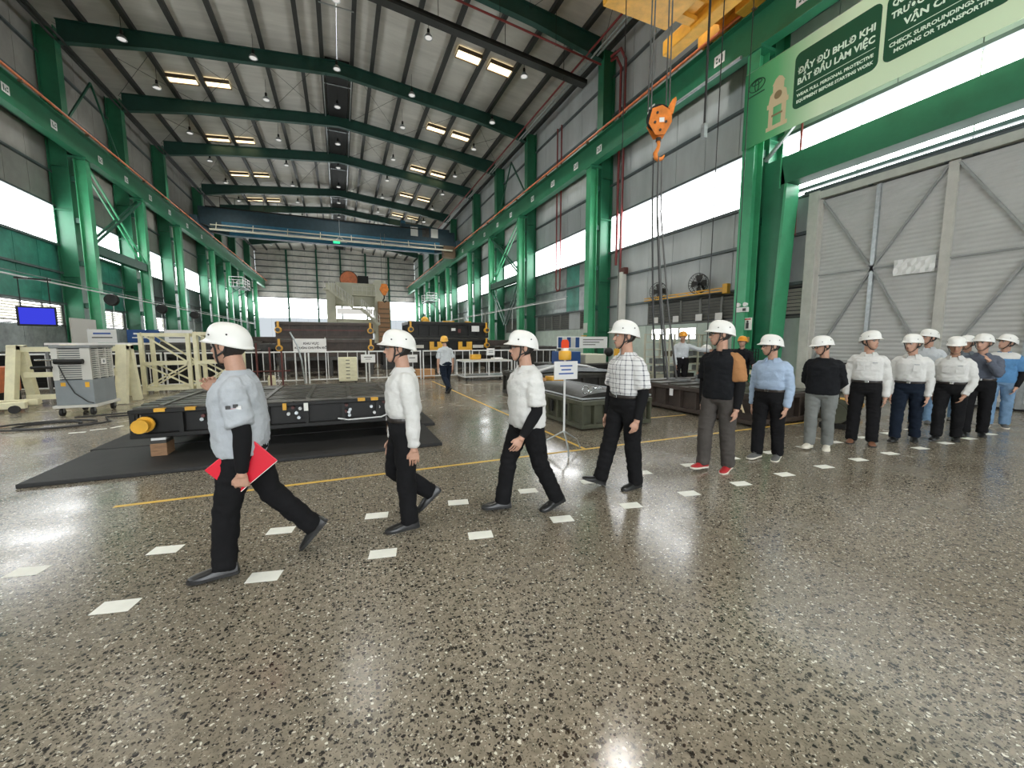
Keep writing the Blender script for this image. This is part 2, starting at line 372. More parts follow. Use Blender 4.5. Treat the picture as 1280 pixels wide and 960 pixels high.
# ---- far wall
wf = struct('wall_far', None)
for x0, x1 in yspans(XL, XR, 2):
    for z0, z1 in ((9.6, 11.3), (11.3, 13), (13, 14.7), (14.7, 16.4), (16.4, 19.35)): ub('cladding_panel', 'cladding_far_bright', wf, x0+.01, x1-.01, YF, YF+.06, z0+.01, z1-.01)
    ub('translucent_panel', 'frosted_pane', wf, x0+.01, x1-.01, YF, YF+.06, 2.2, 5.9); ub('plinth_panel', 'lower_wall_left', wf, x0+.01, x1-.01, YF, YF+.06, 0, 2.18)
for z in (9.6, 10.6, 11.7, 12.8, 13.9, 15.0, 16.1, 17.2, 18.2): ub('girt', 'girt_steel', wf, XL, XR, YF-.12, YF-.005, z-.07, z+.07)
for x in (-8.5, -3.6, .5, 5, 9.3): ub('wind_post', 'green_dark', wf, x-.15, x+.15, YF-.5, YF-.13, 0, roofz(x)-.3)
ub('backing_sheet', 'cladding_dark', wf, XL, XR, YF+.07, YF+.1, 0, 5.95); ub('backing_sheet', 'cladding_dark', wf, XL, XR, YF+.07, YF+.1, 9.6, RIDGE+.1)
wn += 1; w = struct('window_%d' % wn, None)
for x0, x1 in yspans(XL, XR, 3.5):
    ub('pane', 'daylight_pane', w, x0+.03, x1-.03, YF+.02, YF+.05, 7.8, 9.55); ub('pane', 'daylight_pane', w, x0+.03, x1-.03, YF+.02, YF+.05, 6.0, 7.6)
ub('transom', 'plaster', w, XL, XR, YF-.02, YF+.05, 7.61, 7.79)
# ---- unseen wall behind the photographer; open doorway and window band added for light
wb = struct('wall_back', None)
for x0, x1, z0, z1 in ((XL, -7, 0, 6.67), (8, XR, 0, 6.67), (XL, XR, 8.55, RIDGE+.1)):
    for a, b in yspans(x0, x1, 2.8): ub('cladding_panel', 'cladding', wb, a+.01, b-.01, YB-.06, YB, z0, z1)
wn += 1; w = struct('window_%d' % wn, None)
for a, b in yspans(XL, XR, 3.5): ub('pane', 'daylight_pane', w, a+.03, b-.03, YB-.05, YB-.02, 6.72, 8.54)  # added glowing panes, out of view, lighting the hall from behind

# ---- ceiling: sheets between purlins and frames, purlins, ridge vent, rods
ceil = struct('ceiling', None)
ang = math.atan(SL); np_ = 7
edges = [YB]+FR+[YF]
for s in (1, -1):
    for k in range(np_):
        xa, xb = HW*k/np_, HW*(k+1)/np_; xm = (xa+xb)/2
        for i in range(len(edges)-1):
            a, b = edges[i], edges[i+1]
            o = ub('roof_panel', 'roof_sheet', ceil, -1, 1, -1, 1, -1, 1)
            o.location = (XC+s*xm, (a+b)/2, RIDGE-SL*xm+.03); o.scale = ((xb-xa)/math.cos(ang)-.01, b-a-.01, .05); o.rotation_euler = (0, s*ang, 0)
    for k in range(np_+1):
        x = HW*k/np_ if k else .82
        if k == np_: x = HW-.12
        o = ub('purlin', 'purlin_steel', ceil, -1, 1, -1, 1, -1, 1); o.location = (XC+s*x, (YB+YF)/2, RIDGE-SL*x-.14); o.scale = (.14, YF-YB, .28); o.rotation_euler = (0, s*ang, 0)
        o = ub('purlin_flange', 'purlin_steel', ceil, -1, 1, -1, 1, -1, 1); o.location = (XC+s*(x+.05), (YB+YF)/2, RIDGE-SL*x-.27); o.scale = (.2, YF-YB, .02); o.rotation_euler = (0, s*ang, 0)
ub('ridge_vent', 'dark_vent', ceil, XC-.7, XC+.7, 29.3, YF-.2, RIDGE-.36, RIDGE-.08)
for s in (1, -1): ub('ridge_rail', 'galv', ceil, XC+s*.86-.03, XC+s*.86+.03, 29.6, YF-.3, RIDGE-.47, RIDGE-.40)
for y in (24.5, 31.5, 38, 46, 55): ub('ridge_strut', 'galv', ceil, XC-.85, XC+.85, y-.03, y+.03, RIDGE-.44, RIDGE-.40)
for a, b in ((10, 19.6), (29.2, 35.8), (35.8, 42.6), (42.6, 52.2)):
    for s in (1, -1):
        for xa, xb in ((.9, 4.6), (4.6, 8.8), (8.8, 13.2)):
            for p, q in (((xa, a), (xb, b)), ((xa, b), (xb, a))):
                MB().tube([(XC+s*p[0], p[1], RIDGE-SL*p[0]-.42), (XC+s*q[0], q[1], RIDGE-SL*q[0]-.42)], .012, 5).build('brace_rod', 'purlin_steel', ceil)
# warm glowing translucent roof strips
skn = 0
for r, y in enumerate((16.5, 24.7, 33.6, 41.8, 49.5, 57.4)):
    for c, (xa, xb) in enumerate(((-9.55, -7.85), (-7.7, -6.05), (6.97, 8.68), (8.95, 10.66))):
        if y < 20 or (r == 1 and c < 2): continue
        t = thing('skylight', '%s strip of the %s warm skylight pair %s of the ridge' % ('left' if c % 2 == 0 else 'right', ORD[r-1-(1 if c < 2 else 0)], 'left' if c < 2 else 'right'), 'skylight', ((xa+xb)/2, y, roofz((xa+xb)/2)-.06), 0, 'warm roof strips')
        t.rotation_euler = (0, ang*(1 if c > 1 else -1), 0); hw = (xb-xa)/2
        MB().box(-hw+.03, hw-.03, -.42, .42, -.04, -.01).build('diffuser', 'skylight_warm', t)
        MB().box(-hw, hw, -.47, -.43, -.22, 0).box(-hw, hw, .43, .47, -.10, 0).box(-hw, -hw+.03, -.43, .43, -.12, 0).box(hw-.03, hw, -.43, .43, -.12, 0).build('frame', 'brown_trim', t)

# ---- frames: rafters and columns
def make_rafter():
    t = thing('roof_beam', '', 'roof beam')
    for s in (1, -1):
        e = HW-.9; web = MB(); 
        def pz(x, k): return RIDGE-SL*x-.3-(0 if k else (.75+.35*max(0, (x-9)/5)))
        xs = [.0, 4.5, 9, e]
        ring = [[(s*x, dy, pz(x, k)) for dy, k in ((-.015, 0), (.015, 0), (.015, 1), (-.015, 1))] for x in xs]
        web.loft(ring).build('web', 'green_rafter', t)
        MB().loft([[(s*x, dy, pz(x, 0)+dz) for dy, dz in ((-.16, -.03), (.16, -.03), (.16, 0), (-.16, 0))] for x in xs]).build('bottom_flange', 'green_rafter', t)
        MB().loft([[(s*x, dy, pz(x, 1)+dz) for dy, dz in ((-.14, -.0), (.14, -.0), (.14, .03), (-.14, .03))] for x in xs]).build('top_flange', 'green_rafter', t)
    return t
raf = make_rafter()
for i, y in enumerate(FR):
    o = raf if i == 0 else copy_tree(raf)
    o.location = (XC, y, 0)
    o['label'] = 'dark green steel roof beam spanning the hall, %s from the camera' % ORD[max(0, i-3)] if i > 2 else 'dark green steel roof beam over the near end, %s behind the hook' % ORD[2-i]
    o['group'] = 'roof beams'
def make_column():
    "origin at the wall line on the floor, +x into the hall"
    t = thing('steel_column', '', 'column')
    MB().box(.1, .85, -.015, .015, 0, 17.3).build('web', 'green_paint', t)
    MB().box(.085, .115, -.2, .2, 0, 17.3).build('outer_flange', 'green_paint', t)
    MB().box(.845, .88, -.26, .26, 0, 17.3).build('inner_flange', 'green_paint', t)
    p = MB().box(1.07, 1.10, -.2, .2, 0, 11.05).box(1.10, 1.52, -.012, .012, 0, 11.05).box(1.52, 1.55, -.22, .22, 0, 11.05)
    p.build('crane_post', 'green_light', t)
    MB().box(.88, 1.62, -.3, .3, 11.05, 11.15).build('cap_plate', 'green_paint', t)
    for z in (1.2, 3.4, 5.6, 7.8, 9.9): MB().box(.88, 1.07, -.17, .17, z, z+.25).build('batten', 'green_dark', t)
    for z in (2.2, 5.0, 8.4, 10.6, 13.0): MB().box(.12, .845, -.19, .19, z, z+.02).build('stiffener', 'green_paint', t)
    MB().box(.02, 1.7, -.36, .36, 0, .04).build('base_plate', 'green_dark', t)
    return t
colm = make_column(); first = True
for s in (1, -1):
    for i, y in enumerate(FR):
        o = colm if first else copy_tree(colm); first = False
        o.location = (XC+s*HW, y, 0); o.rotation_euler = (0, 0, PI if s > 0 else 0)
        k = i-2 if s > 0 else i-4
        o['label'] = ('green steel column on the %s wall, %s counted from the camera' % ('right' if s > 0 else 'left', ORD[k])) if k >= 0 else 'green steel column on the %s wall near the photographer, %s behind the view' % ('right' if s > 0 else 'left', ORD[-k-1])
        o['group'] = 'hall columns'
# hung cross bracing between the fourth and fifth frames, both sides
for s in (1, -1):
    x = XC+s*(HW-1.3); t = thing('cross_brace', 'green diagonal lattice bracing between two columns of the %s wall' % ('right' if s > 0 else 'left'), 'bracing', (x, 29.2, 0))
    for dx in (-.12, .12):
        MB().bar((dx, .2, 10.9), (dx, 6.4, 6.9), .07, .12).build('diagonal', 'green_light', t)
        MB().bar((dx+.05, .2, 6.9), (dx+.05, 6.4, 10.9), .07, .12).build('diagonal', 'green_dark', t)
    MB().box(-.2, .2, .22, 6.38, 6.35, 6.85).build('strut', 'green_dark', t)
    for dx in (-.12, .12):
        if s > 0: MB().bar((dx, .2, 6.3), (dx, 3.2, 3.0), .07, .1).bar((dx, 6.4, 6.3), (dx, 3.2, 3.0), .07, .1).build('knee_brace', 'green_dark', t)
    MB().bar((-s*-.6, .3, 12.9), (-s*-.6, 3.3, 16.5), .08, .1).bar((-s*-.6, 6.3, 12.9), (-s*-.6, 3.3, 16.5), .08, .1).build('upper_diagonal', 'green_dark', t)
# ---- crane runway girders
for s in (1, -1):
    x = XC+s*(HW-1.35); sd = 'right' if s > 0 else 'left'
    t = thing('crane_runway_girder', 'long green crane runway girder along the %s wall' % sd, 'girder', (x, 0, 11.16))
    MB().box(-.02, .02, YB+.2, YF-.2, .03, 1.17).build('web', 'green_paint', t); MB().box(-.2, .2, YB+.2, YF-.2, 0, .03).build('bottom_flange', 'green_paint', t)
    MB().box(-.24, .24, YB+.2, YF-.2, 1.17, 1.21).build('top_flange', 'green_paint', t); MB().box(-.05, .05, YB+.2, YF-.2, 1.21, 1.33).build('rail', 'brown_trim', t)
    MB().tube([(-s*.34, YB+.3, 1.28), (-s*.34, YF-.3, 1.28)], .055, 8).build('conductor_bar', 'orange_rail', t)
    for y in FR+[14.8, 24.4, 32.5, 39]: ub('bracket', 'brown_trim', t, -s*.38, -s*.24, y-.05, y+.05, 1.15, 1.24)
    for k, y in enumerate([8.6, 11.5, 15.0, 18.9, 21.2, 24, 27, 31, 34, 37.5, 41, 45, 49]):
        pl = MB().box(-.006, .006, -.32, .32, -.22, .22).build('plate', 'white_flat', t); pl.location = (-s*.035, y, .62); pl.scale = (1, .68, .8)
        for (a, b, c, d) in ((-.2, -.12, -.14, .14), (-.05, .03, -.14, .02), (.1, .2, .04, .12), (.1, .2, -.12, -.04)): ub('mark', 'green_dark', pl, -s*.009, -s*.006, a, b, c, d)
# orange/blue pipe under the right girder, near bay
tag(MB().tube([(12.75, 10.35, 11.08), (12.75, 14.2, 11.08)], .06, 10).build('pipe', 'galv'), 'pale pipe slung under the right crane girder near the hook', 'pipe')
# ---- portal beam over the big door
t = thing('portal_beam', 'wide green box beam crossing above the tall sliding door', 'beam', (13.75, 0, 0))
MB().box(-.28, .28, -5, 9.2, 6.70, 7.55).build('box_beam', 'green_paint', t)
MB().box(-.3, .3, 9.2, 9.24, 6.6, 7.65).build('end_plate', 'green_light', t)
MB().prism([(9.30, 0.05), (9.78, 0.05), (9.78, 7.55), (9.24, 7.55), (9.05, 6.68)], 'x', -.28, .28).build('haunched_post', 'green_paint', t)
MB().prism([(9.22, 0.05), (9.30, 0.05), (9.05, 6.68), (8.97, 6.68)], 'x', -.32, .32).build('post_flange', 'green_light', t)
MB().prism([(-5.4, 0.05), (-5.0, 0.05), (-5.0, 7.5), (-5.4, 7.5)], 'x', -.28, .28).build('post', 'green_paint', t)
tag(MB().bar((13.35, 9.7, 7.6), (13.35, 7.2, 9.7), .09, .09).build('brace_bar', 'grey_steel'), 'thin grey diagonal bar behind the banner above the door beam', 'brace')

# ---- the tall sliding door
door = struct('door_1', None, loc=(14.36, 0, 0)); DZ = 6.12
MB().box(-.18, .06, 8.42, 8.72, 0, DZ+.25).build('jamb', 'door_frame', door)
MB().box(-.14, .06, -4.2, 8.72, DZ, DZ+.22).build('head_rail', 'door_frame', door)
MB().box(-.10, .02, -4.2, 9.0, DZ+.24, DZ+.31).build('track', 'girt_steel', door)
MB().box(-.16, -.11, -4.2, 8.9, DZ+.30, DZ+.35).build('track_hood', 'girt_steel', door)
for j in range(4):
    y1 = 8.42-3.06*j; y0 = y1-3.06; ym = (y0+y1)/2
    lf = MB().box(-.02, .03, y0+.06, y1-.06, .05, DZ-.05).build('leaf', 'door_sheet', door)
    z = 3.72
    for n_, a, b, w_ in (('stile', (0, y0+.05, .05), (0, y0+.05, DZ-.03), .10), ('stile', (0, y1-.05, .05), (0, y1-.05, DZ-.03), .10), ('mid_stile', (0, ym, .05), (0, ym, DZ-.05), .10)):
        MB().bar((-.06, a[1], a[2]), (-.06, b[1], b[2]), .08, w_, (0, 1, 0)).build(n_, 'door_frame' if n_ != 'mid_stile' else 'galv', lf)
    MB().bar((-.05, y0+.1, z), (-.05, y1-.1, z), .05, .045).build('mid_rail', 'door_brace', lf)
    MB().bar((-.06, y0+.1, .12), (-.06, y1-.1, .12), .06, .12).build('bottom_rail', 'door_brace', lf)
    ub('seal', 'black_rubber', lf, -.04, .03, y0+.02, y1-.02, .002, .06)
    for a, b in (((y0+.1, DZ-.1), (ym, z)), ((y1-.1, DZ-.1), (ym, z)), ((ym, z), (y0+.1, 1.0)), ((ym, z), (y1-.1, 1.0))):
        MB().bar((-.07, a[0], a[1]), (-.07, b[0], b[1]), .05, .06, (1, 0, 0)).build('brace', 'door_brace', lf)
for y in (7.1, 5.5, 5.0, 2.4): ub('hanger', 'girt_steel', door, -.12, -.03, y-.05, y+.05, DZ-.02, DZ+.34)
# foil flap on the door
fl = MB(); n = 9
fl.loft([[( -.10-.02*math.sin(k*2.3+j*1.7)-.012*j % .02, 5.52+.85*(1-k/n), 3.42+.42*j/4) for k in range(n+1)]+[(-.085, 5.52+.85*(1-k/n), 3.42+.42*j/4) for k in range(n, -1, -1)] for j in range(5)])
tag(fl.build('foil_sheet', 'white_flat', loc=(14.36, 0, 0)), 'crumpled white sheet taped to the sliding door', 'sheet')
# steel baseboard strip beside the door
tr = struct('trim_1', MB().box(14.2, 14.42, 8.72, 9.3, 0, .12), 'girt_steel')
# ---- high-bay lamps in rows
LX = [(-9.68, 'far left'), (-3.9, 'mid left'), (.46, 'ridge'), (4.93, 'mid right'), (10.5, 'far right')]
LY = [2.0, 12.5, 22.9, 28.3, 32.6, 38.4, 43.4, 48.6, 54, 60, 68, 76]  # nearest two rows hang out of view, added to carry spot lights
proto = None; LAMPS = []
for r, y in enumerate(LY):
    for c, (x, wd) in enumerate(LX):
        z = roofz(x)-(1.3 if c != 2 else 1.25)
        if proto is None:
            proto = thing('high_bay_lamp', '', 'lamp')
            MB().lathe([(.0, .46), (.07, .46), (.09, .42), (.09, .26), (.05, .24), (.05, .22)], 12).build('ballast', 'black_metal', proto)
            MB().lathe([(.05, .22), (.10, .21), (.22, .10), (.27, 0), (.275, 0), (.235, .11), (.11, .225), (.05, .235)], 16).build('reflector', 'galv', proto, True)
            MB().lathe([(.0, .005), (.2, .005), (.22, .02), (.0, .05)], 14).build('lens', 'lamp_glass', proto)
            MB().tube([(0, 0, .45), (0, 0, 1.31)], .012, 6).build('hanger', 'black_metal', proto); o = proto
        else: o = copy_tree(proto)
        o.location = (x, y, z); o.scale = (.8, .8, 1); o['group'] = 'high bay lamps'
        o['label'] = ('small hanging bell lamp of the %s row, %s from the near end' % (wd, ORD[r-2])) if r > 1 else 'unseen bell lamp of the %s row %s' % (wd, ('over the photographer', 'over the hook')[r])
        LAMPS.append((o, r, c))
for o, r, c in LAMPS:
    if c in (0, 2, 4) and r in (0, 1, 2, 4, 6, 8, 10, 11):
        l = bpy.data.lights.new('lamp_light', 'SPOT'); l.energy = LAMP_WATT*28; l.spot_size = 2.3; l.spot_blend = .6; l.shadow_soft_size = .25; l.color = (1, .97, .9)
        lo = bpy.data.objects.new('lamp_light', l); COL.objects.link(lo); lo.parent = o; lo.location = (0, 0, -.02)
# ================================================================== FLOOR MARKS
def strip(x0, y0, x1, y1, w, label):
    d = Vector((x1-x0, y1-y0, 0)); n = Vector((-d.y, d.x, 0)).normalized()*w/2
    p = [Vector((x0, y0, 0))-n, Vector((x1, y1, 0))-n, Vector((x1, y1, 0))+n, Vector((x0, y0, 0))+n]
    o = MB().loft([[(q.x, q.y, .0005) for q in p], [(q.x, q.y, .002) for q in p]]).build('floor_line', 'floor_yellow'); tag(o, label, 'floor line')
strip(-2.1, 4.97, 8.6, 4.95, .055, 'long yellow floor line running behind the walking people')
strip(3.3, 4.98, 3.35, 16.2, .055, 'yellow floor line leading back beside the olive die')
strip(4.9, 6.55, 6.9, 6.5, .05, 'short yellow floor line between the olive and dark dies')
pm = MB().box(-.1, .1, -.062, .062, .0005, .003).mesh('paper'); pm.materials.append(MATS['paper'])
for r, (y, x0, nm) in enumerate(((3.04, -1.322, 'front'), (3.765, -2.085, 'back'))):
    for k in range(16):
        o = bpy.data.objects.new('paper_marker', pm); COL.objects.link(o); o.location = (x0+.775*k, y+random.uniform(-.012, .012), 0); o.rotation_euler = (0, 0, math.radians(-10.5+random.uniform(-2, 2)))
        tag(o, 'white paper marker on the floor, %s from the left in the %s row' % (ORD[k], nm), 'paper marker', 'floor paper markers')
for i, (x, y, a) in enumerate(((-4.15, 9.6, .3), (-3.95, 9.75, 1.1), (-4.35, 9.4, .1))):
    tag(MB().box(-.11, .11, -.03, .03, .0005, .003).build('tape_scrap', 'paper', loc=(x, y, 0)), 'scrap of white tape on the floor by the black cable, %s from the cooler' % ORD[i], 'tape scrap', 'tape scraps').rotation_euler = (0, 0, a)
# rubber mats
tag(MB().bevbox(-3.33, 1.38, 6.0, 7.52, .001, .05, .008).build('rubber_mat', 'rubber_mat'), 'black rubber mat lying in front under the low die', 'mat')
tag(MB().bevbox(-3.38, 1.6, 7.54, 9.5, .001, .055, .008).build('rubber_mat', 'rubber_mat'), 'black rubber mat lying further back under the low die', 'mat')

# ================================================================== DIES
def pocket_die(name, label, loc, L, Wd, z0, z1, m, npk, rz=0, top='die_top', group=None, rim=.06, seed=1, slats=7, cat='press die'):
    "cast die: origin at its front-left bottom corner, long side +x, ribs and pockets on the sides"
    rnd = random.Random(seed); t = thing(name, label, cat, loc, rz, group); h = z1-z0
    MB().bevbox(.10, L-.10, .10, Wd-.10, z0, z1-rim, .01).build('core', m, t)
    MB().bevbox(0, L, 0, Wd, z0, z0+.07*h/.5, .008).build('base_plate', m, t)
    MB().bevbox(0, L, 0, Wd, z1-.1*h/.5, z1-rim*.5, .008).build('top_plate', m, t)
    for k in range(npk+1):
        x = .02+(L-.1)*k/npk
        for y in (0.0, Wd-.1): ub('rib', m, t, x, x+.05, y+.004, y+.1, z0+.02, z1-.1*h/.5)
    for k in range(max(2, int(npk*Wd/L))+1):
        y = .02+(Wd-.1)*k/max(2, int(npk*Wd/L))
        for x in (0.0, L-.1): ub('rib', m, t, x+.004, x+.1, y, y+.05, z0+.02, z1-.1*h/.5)
    for k in range(slats):
        y = .08+(Wd-.2)*k/max(1, slats-1)
        ub('slat', top, t, .03, L-.03, y, y+(Wd-.2)/slats*.62, z1-rim*.5, z1+rnd.uniform(-.008, .012))
    return t
def lug(t, x, y, z, axis=(0, -1, 0), r=.1, m='yellow_paint'):
    a = Vector(axis); p = Vector((x, y, z)); MB().cyl(p, p+a*.03, r*1.45, 14).cyl(p+a*.03, p+a*.16, r, 14).cyl(p+a*.16, p+a*.19, r*1.25, 14).build('lifting_lug', m, t, True)
# the low dark die on the mats
d = pocket_die('press_die', 'long low black press die with slatted top standing on rubber mats', (-2.64, 6.80, 0), 3.72, 2.4, .30, .72, 'black_metal', 7, seed=3, slats=10)
lug(d, .17, 0.03, .49, r=.075)
for x in (.28, .62): ub('yellow_clip', 'yellow_paint', d, x, x+.12, -.012, .05, .655, .70)
for x in (2.85, 3.05): ub('yellow_clip', 'yellow_paint', d, x, x+.11, -.012, .05, .655, .70)
ub('tag_plate', 'paper', d, 2.08, 2.14, -.016, -.004, .55, .67)
ub('yellow_pin', 'yellow_paint', d, 1.80, 1.85, -.03, .02, .58, .68)
for k in range(6): ub('cross_slat', 'die_top', d, .3+.6*k, .36+.6*k, .1, 2.3, .715, .735)
for x0, x1 in ((.78, 1.3), (1.85, 2.05), (3.0, 3.35), (2.58, 2.8)):
    for q in range(5):
        xx = x0+(x1-x0)*random.random(); zz = .42+.2*random.random()
        MB().cyl((xx, .02, zz), (xx, .09, zz), .025, 8).build('fitting', random.choice(['galv', 'galv', 'white_paint', 'maroon']), d)
MB().tube([(2.55, -.01, .40), (2.7, -.03, .37), (2.95, -.03, .375), (3.2, -.02, .38), (3.36, -.005, .44)], .012, 6).build('hose', 'white_paint', d)
MB().box(.9, 1.25, .0, .1, .40, .5).build('valve_block', 'galv', d)
MB().box(3.3, 3.68, -.02, .1, .42, .6).build('junction_box', 'black_metal', d)
for i, (x, y) in enumerate(((-2.34, 6.92), (.75, 6.95), (-2.34, 8.9), (.75, 8.9))):
    b = thing('support_block', ('timber block with a white cap under the %s corner of the low black die' % ('near left', 'near right', 'far left', 'far right')[i]), 'block', (x, y, .051 if y < 7.5 else .056))
    MB().bevbox(-.09, .09, -.14, .14, 0, .17, .006).build('timber', 'wood', b); ub('packing_plate', 'die_iron', b, -.085, .085, -.13, .13, .17, .215); ub('shim', 'white_paint', b, -.08, .08, -.12, .12, .215, .245)
# olive die with chain
d = pocket_die('press_die', 'olive green cast die with a chain lying on it', (3.9, 6.0, 0), 2.35, 3.1, .03, .56, 'die_olive', 6, seed=5, slats=0)
MB().bevbox(.12, 2.2, .15, 2.95, .50, .56, .02).build('trough_floor', 'die_iron', d)
panel = MB(); nn = 8
panel.loft([[(.25+1.75*i/nn, .3+2.4*j/nn, .565+.15*math.sin(PI*i/nn)**.6*(.5+.5*math.sin(PI*j/nn))) for i in range(nn+1)]+[(.25+1.75*i/nn, .3+2.4*j/nn, .56) for i in range(nn, -1, -1)] for j in range(nn+1)])
panel.build('forming_punch', 'die_iron', d, True); d.scale = (.68, 1, 1)
MB().tube([(.03, .03, .575), (2.32, .03, .575), (2.32, 3.07, .575), (.03, 3.07, .575)], .018, 6, True).build('rim_bar', 'galv', d)
for y in (.5, 1.1, 1.7, 2.3): ub('slot', 'black_metal', d, -.006, .05, y, y+.09, .2, .42)
ub('yellow_block', 'yellow_paint', d, .05, .3, 2.55, 2.95, .58, .72); ub('yellow_block', 'yellow_paint', d, .45, .7, 2.6, 2.95, .58, .80); ub('yellow_block', 'yellow_paint', d, 1.2, 1.75, 2.6, 2.95, .58, .74); ub('yellow_block', 'cardboard', d, .75, 1.0, 2.65, 2.95, .58, .72)
ch = thing('lifting_chain', 'bright steel chain heaped on the olive die beside the sign post', 'chain', (4.62, 6.22, .585)); pts = []
for k in range(22):
    a = k*.42; pts.append(Vector((-.45+.045*k+.05*math.sin(a*2.1), .12*math.sin(a), .05+.10*abs(math.sin(a*.7)))))
for k in range(21):
    p = pts[k]; q = pts[k+1]; dd = (q-p).normalized(); sidev = dd.cross(Vector((0, 0, 1))).normalized() if k % 2 else dd.cross(dd.orthogonal()).normalized()
    mid = (p+q)/2; ring = [mid+dd*.045*math.cos(2*PI*i/8)+sidev*.022*math.sin(2*PI*i/8) for i in range(8)]
    MB().tube(ring, .008, 5, True).build('link', 'chrome', ch)
ring = [Vector((-.5+.07*math.cos(2*PI*i/12), 0, .13+.07*math.sin(2*PI*i/12))) for i in range(12)]; MB().tube(ring, .013, 6, True).build('ring', 'chrome', ch)
# dark brown die right
d = pocket_die('press_die', 'dark brown ribbed die on the right with cables heaped on top', (7.0, 4.98, 0), 2.2, 3.2, .04, .62, 'die_brown', 5, seed=8, slats=6)
M = Matrix.Translation((-.012, .35, .34)) @ Matrix(((0, 0, -1, 0), (-1, 0, 0, 0), (0, 1, 0, 0), (0, 0, 0, 1)))
text('lettering', '2A', .26, 'banner_gate', d, M, bold=.006)
ub('tag_plate', 'white_flat', d, -.012, -.002, 2.0, 2.1, .36, .52); ub('tag_plate', 'white_flat', d, -.014, -.004, .9, 1.0, .07, .12)
for k in range(7):
    rnd = random.Random(k); x, y = .3+1.5*rnd.random(), .3+2.4*rnd.random(); pts = []
    for i in range(26):
        a = i*.5+k; pts.append((x+(.22+.02*k)*math.cos(a)*(1+.15*math.sin(i)), y+(.25+.015*k)*math.sin(a), .645+.012*(i/6)+.03*k*.5))
    MB().tube(pts, .014, 6).build('hose_coil', 'grey_steel' if k % 2 else 'die_olive', d)
for k in range(4): MB().bevbox(.2+.45*k, .5+.45*k, .35+.5*k, .75+.5*k, .60, .70+.05*(k % 2), .02).build('top_block', 'die_olive', d)
# a further dark die behind the olive one and a block behind the white cart
d = pocket_die('press_die', 'dark iron die behind the olive die, partly hidden by the sign post', (4.6, 9.6, 0), 3.4, 2.0, .02, .70, 'die_iron', 6, seed=11, slats=5)
lug(d, .3, 0, .45); lug(d, 3.1, 0, .45)
MB().tube([(.1, .2, .74), (.7, .1, .9), (1.3, .1, .98), (1.9, .2, .9), (2.5, .35, .75)], .03, 8).build('bent_bar', 'white_paint', d)
MB().loft([[(.3+.5*i, .2+.3*math.sin(i*.9), .74+.14*math.sin(PI*i/5)*j) for i in range(6)]+[(.3+.5*i, 1.6, .74+.14*math.sin(PI*i/5)*j) for i in range(5, -1, -1)] for j in (0, 1)]).build('panel_form', 'grey_steel', d)
d = pocket_die('press_die', 'black stepped die block standing at the end of the white cart', (6.75, 11.9, 0), 2.6, 1.8, .02, .82, 'black_metal', 5, seed=12, slats=4)
MB().bevbox(-.35, 0, .2, 1.6, 0, .3, .02).build('step', 'black_metal', d)
MB().bevbox(.4, 1.1, .3, 1.2, .8, 1.25, .03).build('motor_housing', 'blue_paint', d); MB().bevbox(1.3, 2.2, .3, 1.3, .8, 1.15, .03).build('gearbox', 'cream_machine', d)
MB().sphere((2.3, .3, 1.22), .17, 12, 8).build('round_cap', 'black_metal', d, True)
# two tall stacks of dies behind the railing
def stack(x0, x1, y, tiers, warm, lab):
    for k, (z0, z1) in enumerate(tiers):
        d = pocket_die('press_die', '%s die of the %s stack behind the railing' % (('lower', 'upper')[k], lab), (x0, y, 0), x1-x0, 2.2, z0, z1, 'die_brown' if not warm else 'black_metal', 8, seed=20+k, slats=3, group='stacked dies')
        for x in (.12, x1-x0-.12):
            lug(d, x, 0, (z0+z1)/2, r=.10); MB().box(x-.045, x+.045, -.05, .02, (z0+z1)/2+.1, z1).build('hook_arm', 'yellow_paint', d); MB().lathe([(0, -.01), (.09, -.01), (.09, 0), (0, 0)], 14, (x, -.195, (z0+z1)/2), 'y').build('lug_cap', 'die_iron', d)
        if not warm and k == 1: ub('red_line', 'maroon', d, .3, x1-x0-.4, -.015, -.004, z0+.36, z0+.40)
        if warm and k == 1:
            ub('notice', 'white_flat', d, 3.3, 3.72, -.02, -.005, z0+.33, z0+.63); ub('notice', 'white_flat', d, 2.2, 2.42, -.02, -.005, z0+.36, z0+.50); ub('red_plate', 'maroon', d, 2.55, 2.7, -.02, -.005, z0+.26, z0+.46)
            for x in (.8, 1.8, 2.1, 3.0): ub('yellow_stop', 'yellow_paint', d, x, x+.3, .1, .3, z1-.02, z1+.05)
            MB().sphere((.95, .6, z1+.1), (.2, .2, .18), 10, 6).build('bowl', 'yellow_paint', d, True)
        if warm and k == 0:
            for xa, xb in ((1.05, 1.75), (2.55, 3.3)):
                ub('yellow_guard', 'yellow_paint', d, xa, xa+.22, -.06, .0, z0+.10, z0+.55); ub('yellow_guard', 'yellow_paint', d, xb-.3, xb, -.06, 0, z0+.10, z0+.55); ub('yellow_guard', 'yellow_paint', d, xa, xb, -.055, .0, z0+.10, z0+.28)
            ub('pale_bar', 'cooler_grille', d, .1, .75, -.03, 0, z0+.22, z0+.38); ub('pale_bar', 'cooler_grille', d, 3.35, 3.95, -.03, 0, z0+.22, z0+.38)
stack(-2.66, 1.45, 20.6, ((.9, 1.72), (1.74, 2.5)), False, 'left brown')
stack(3.12, 7.36, 20.6, ((1.05, 1.78), (1.8, 2.62)), True, 'right black and yellow')
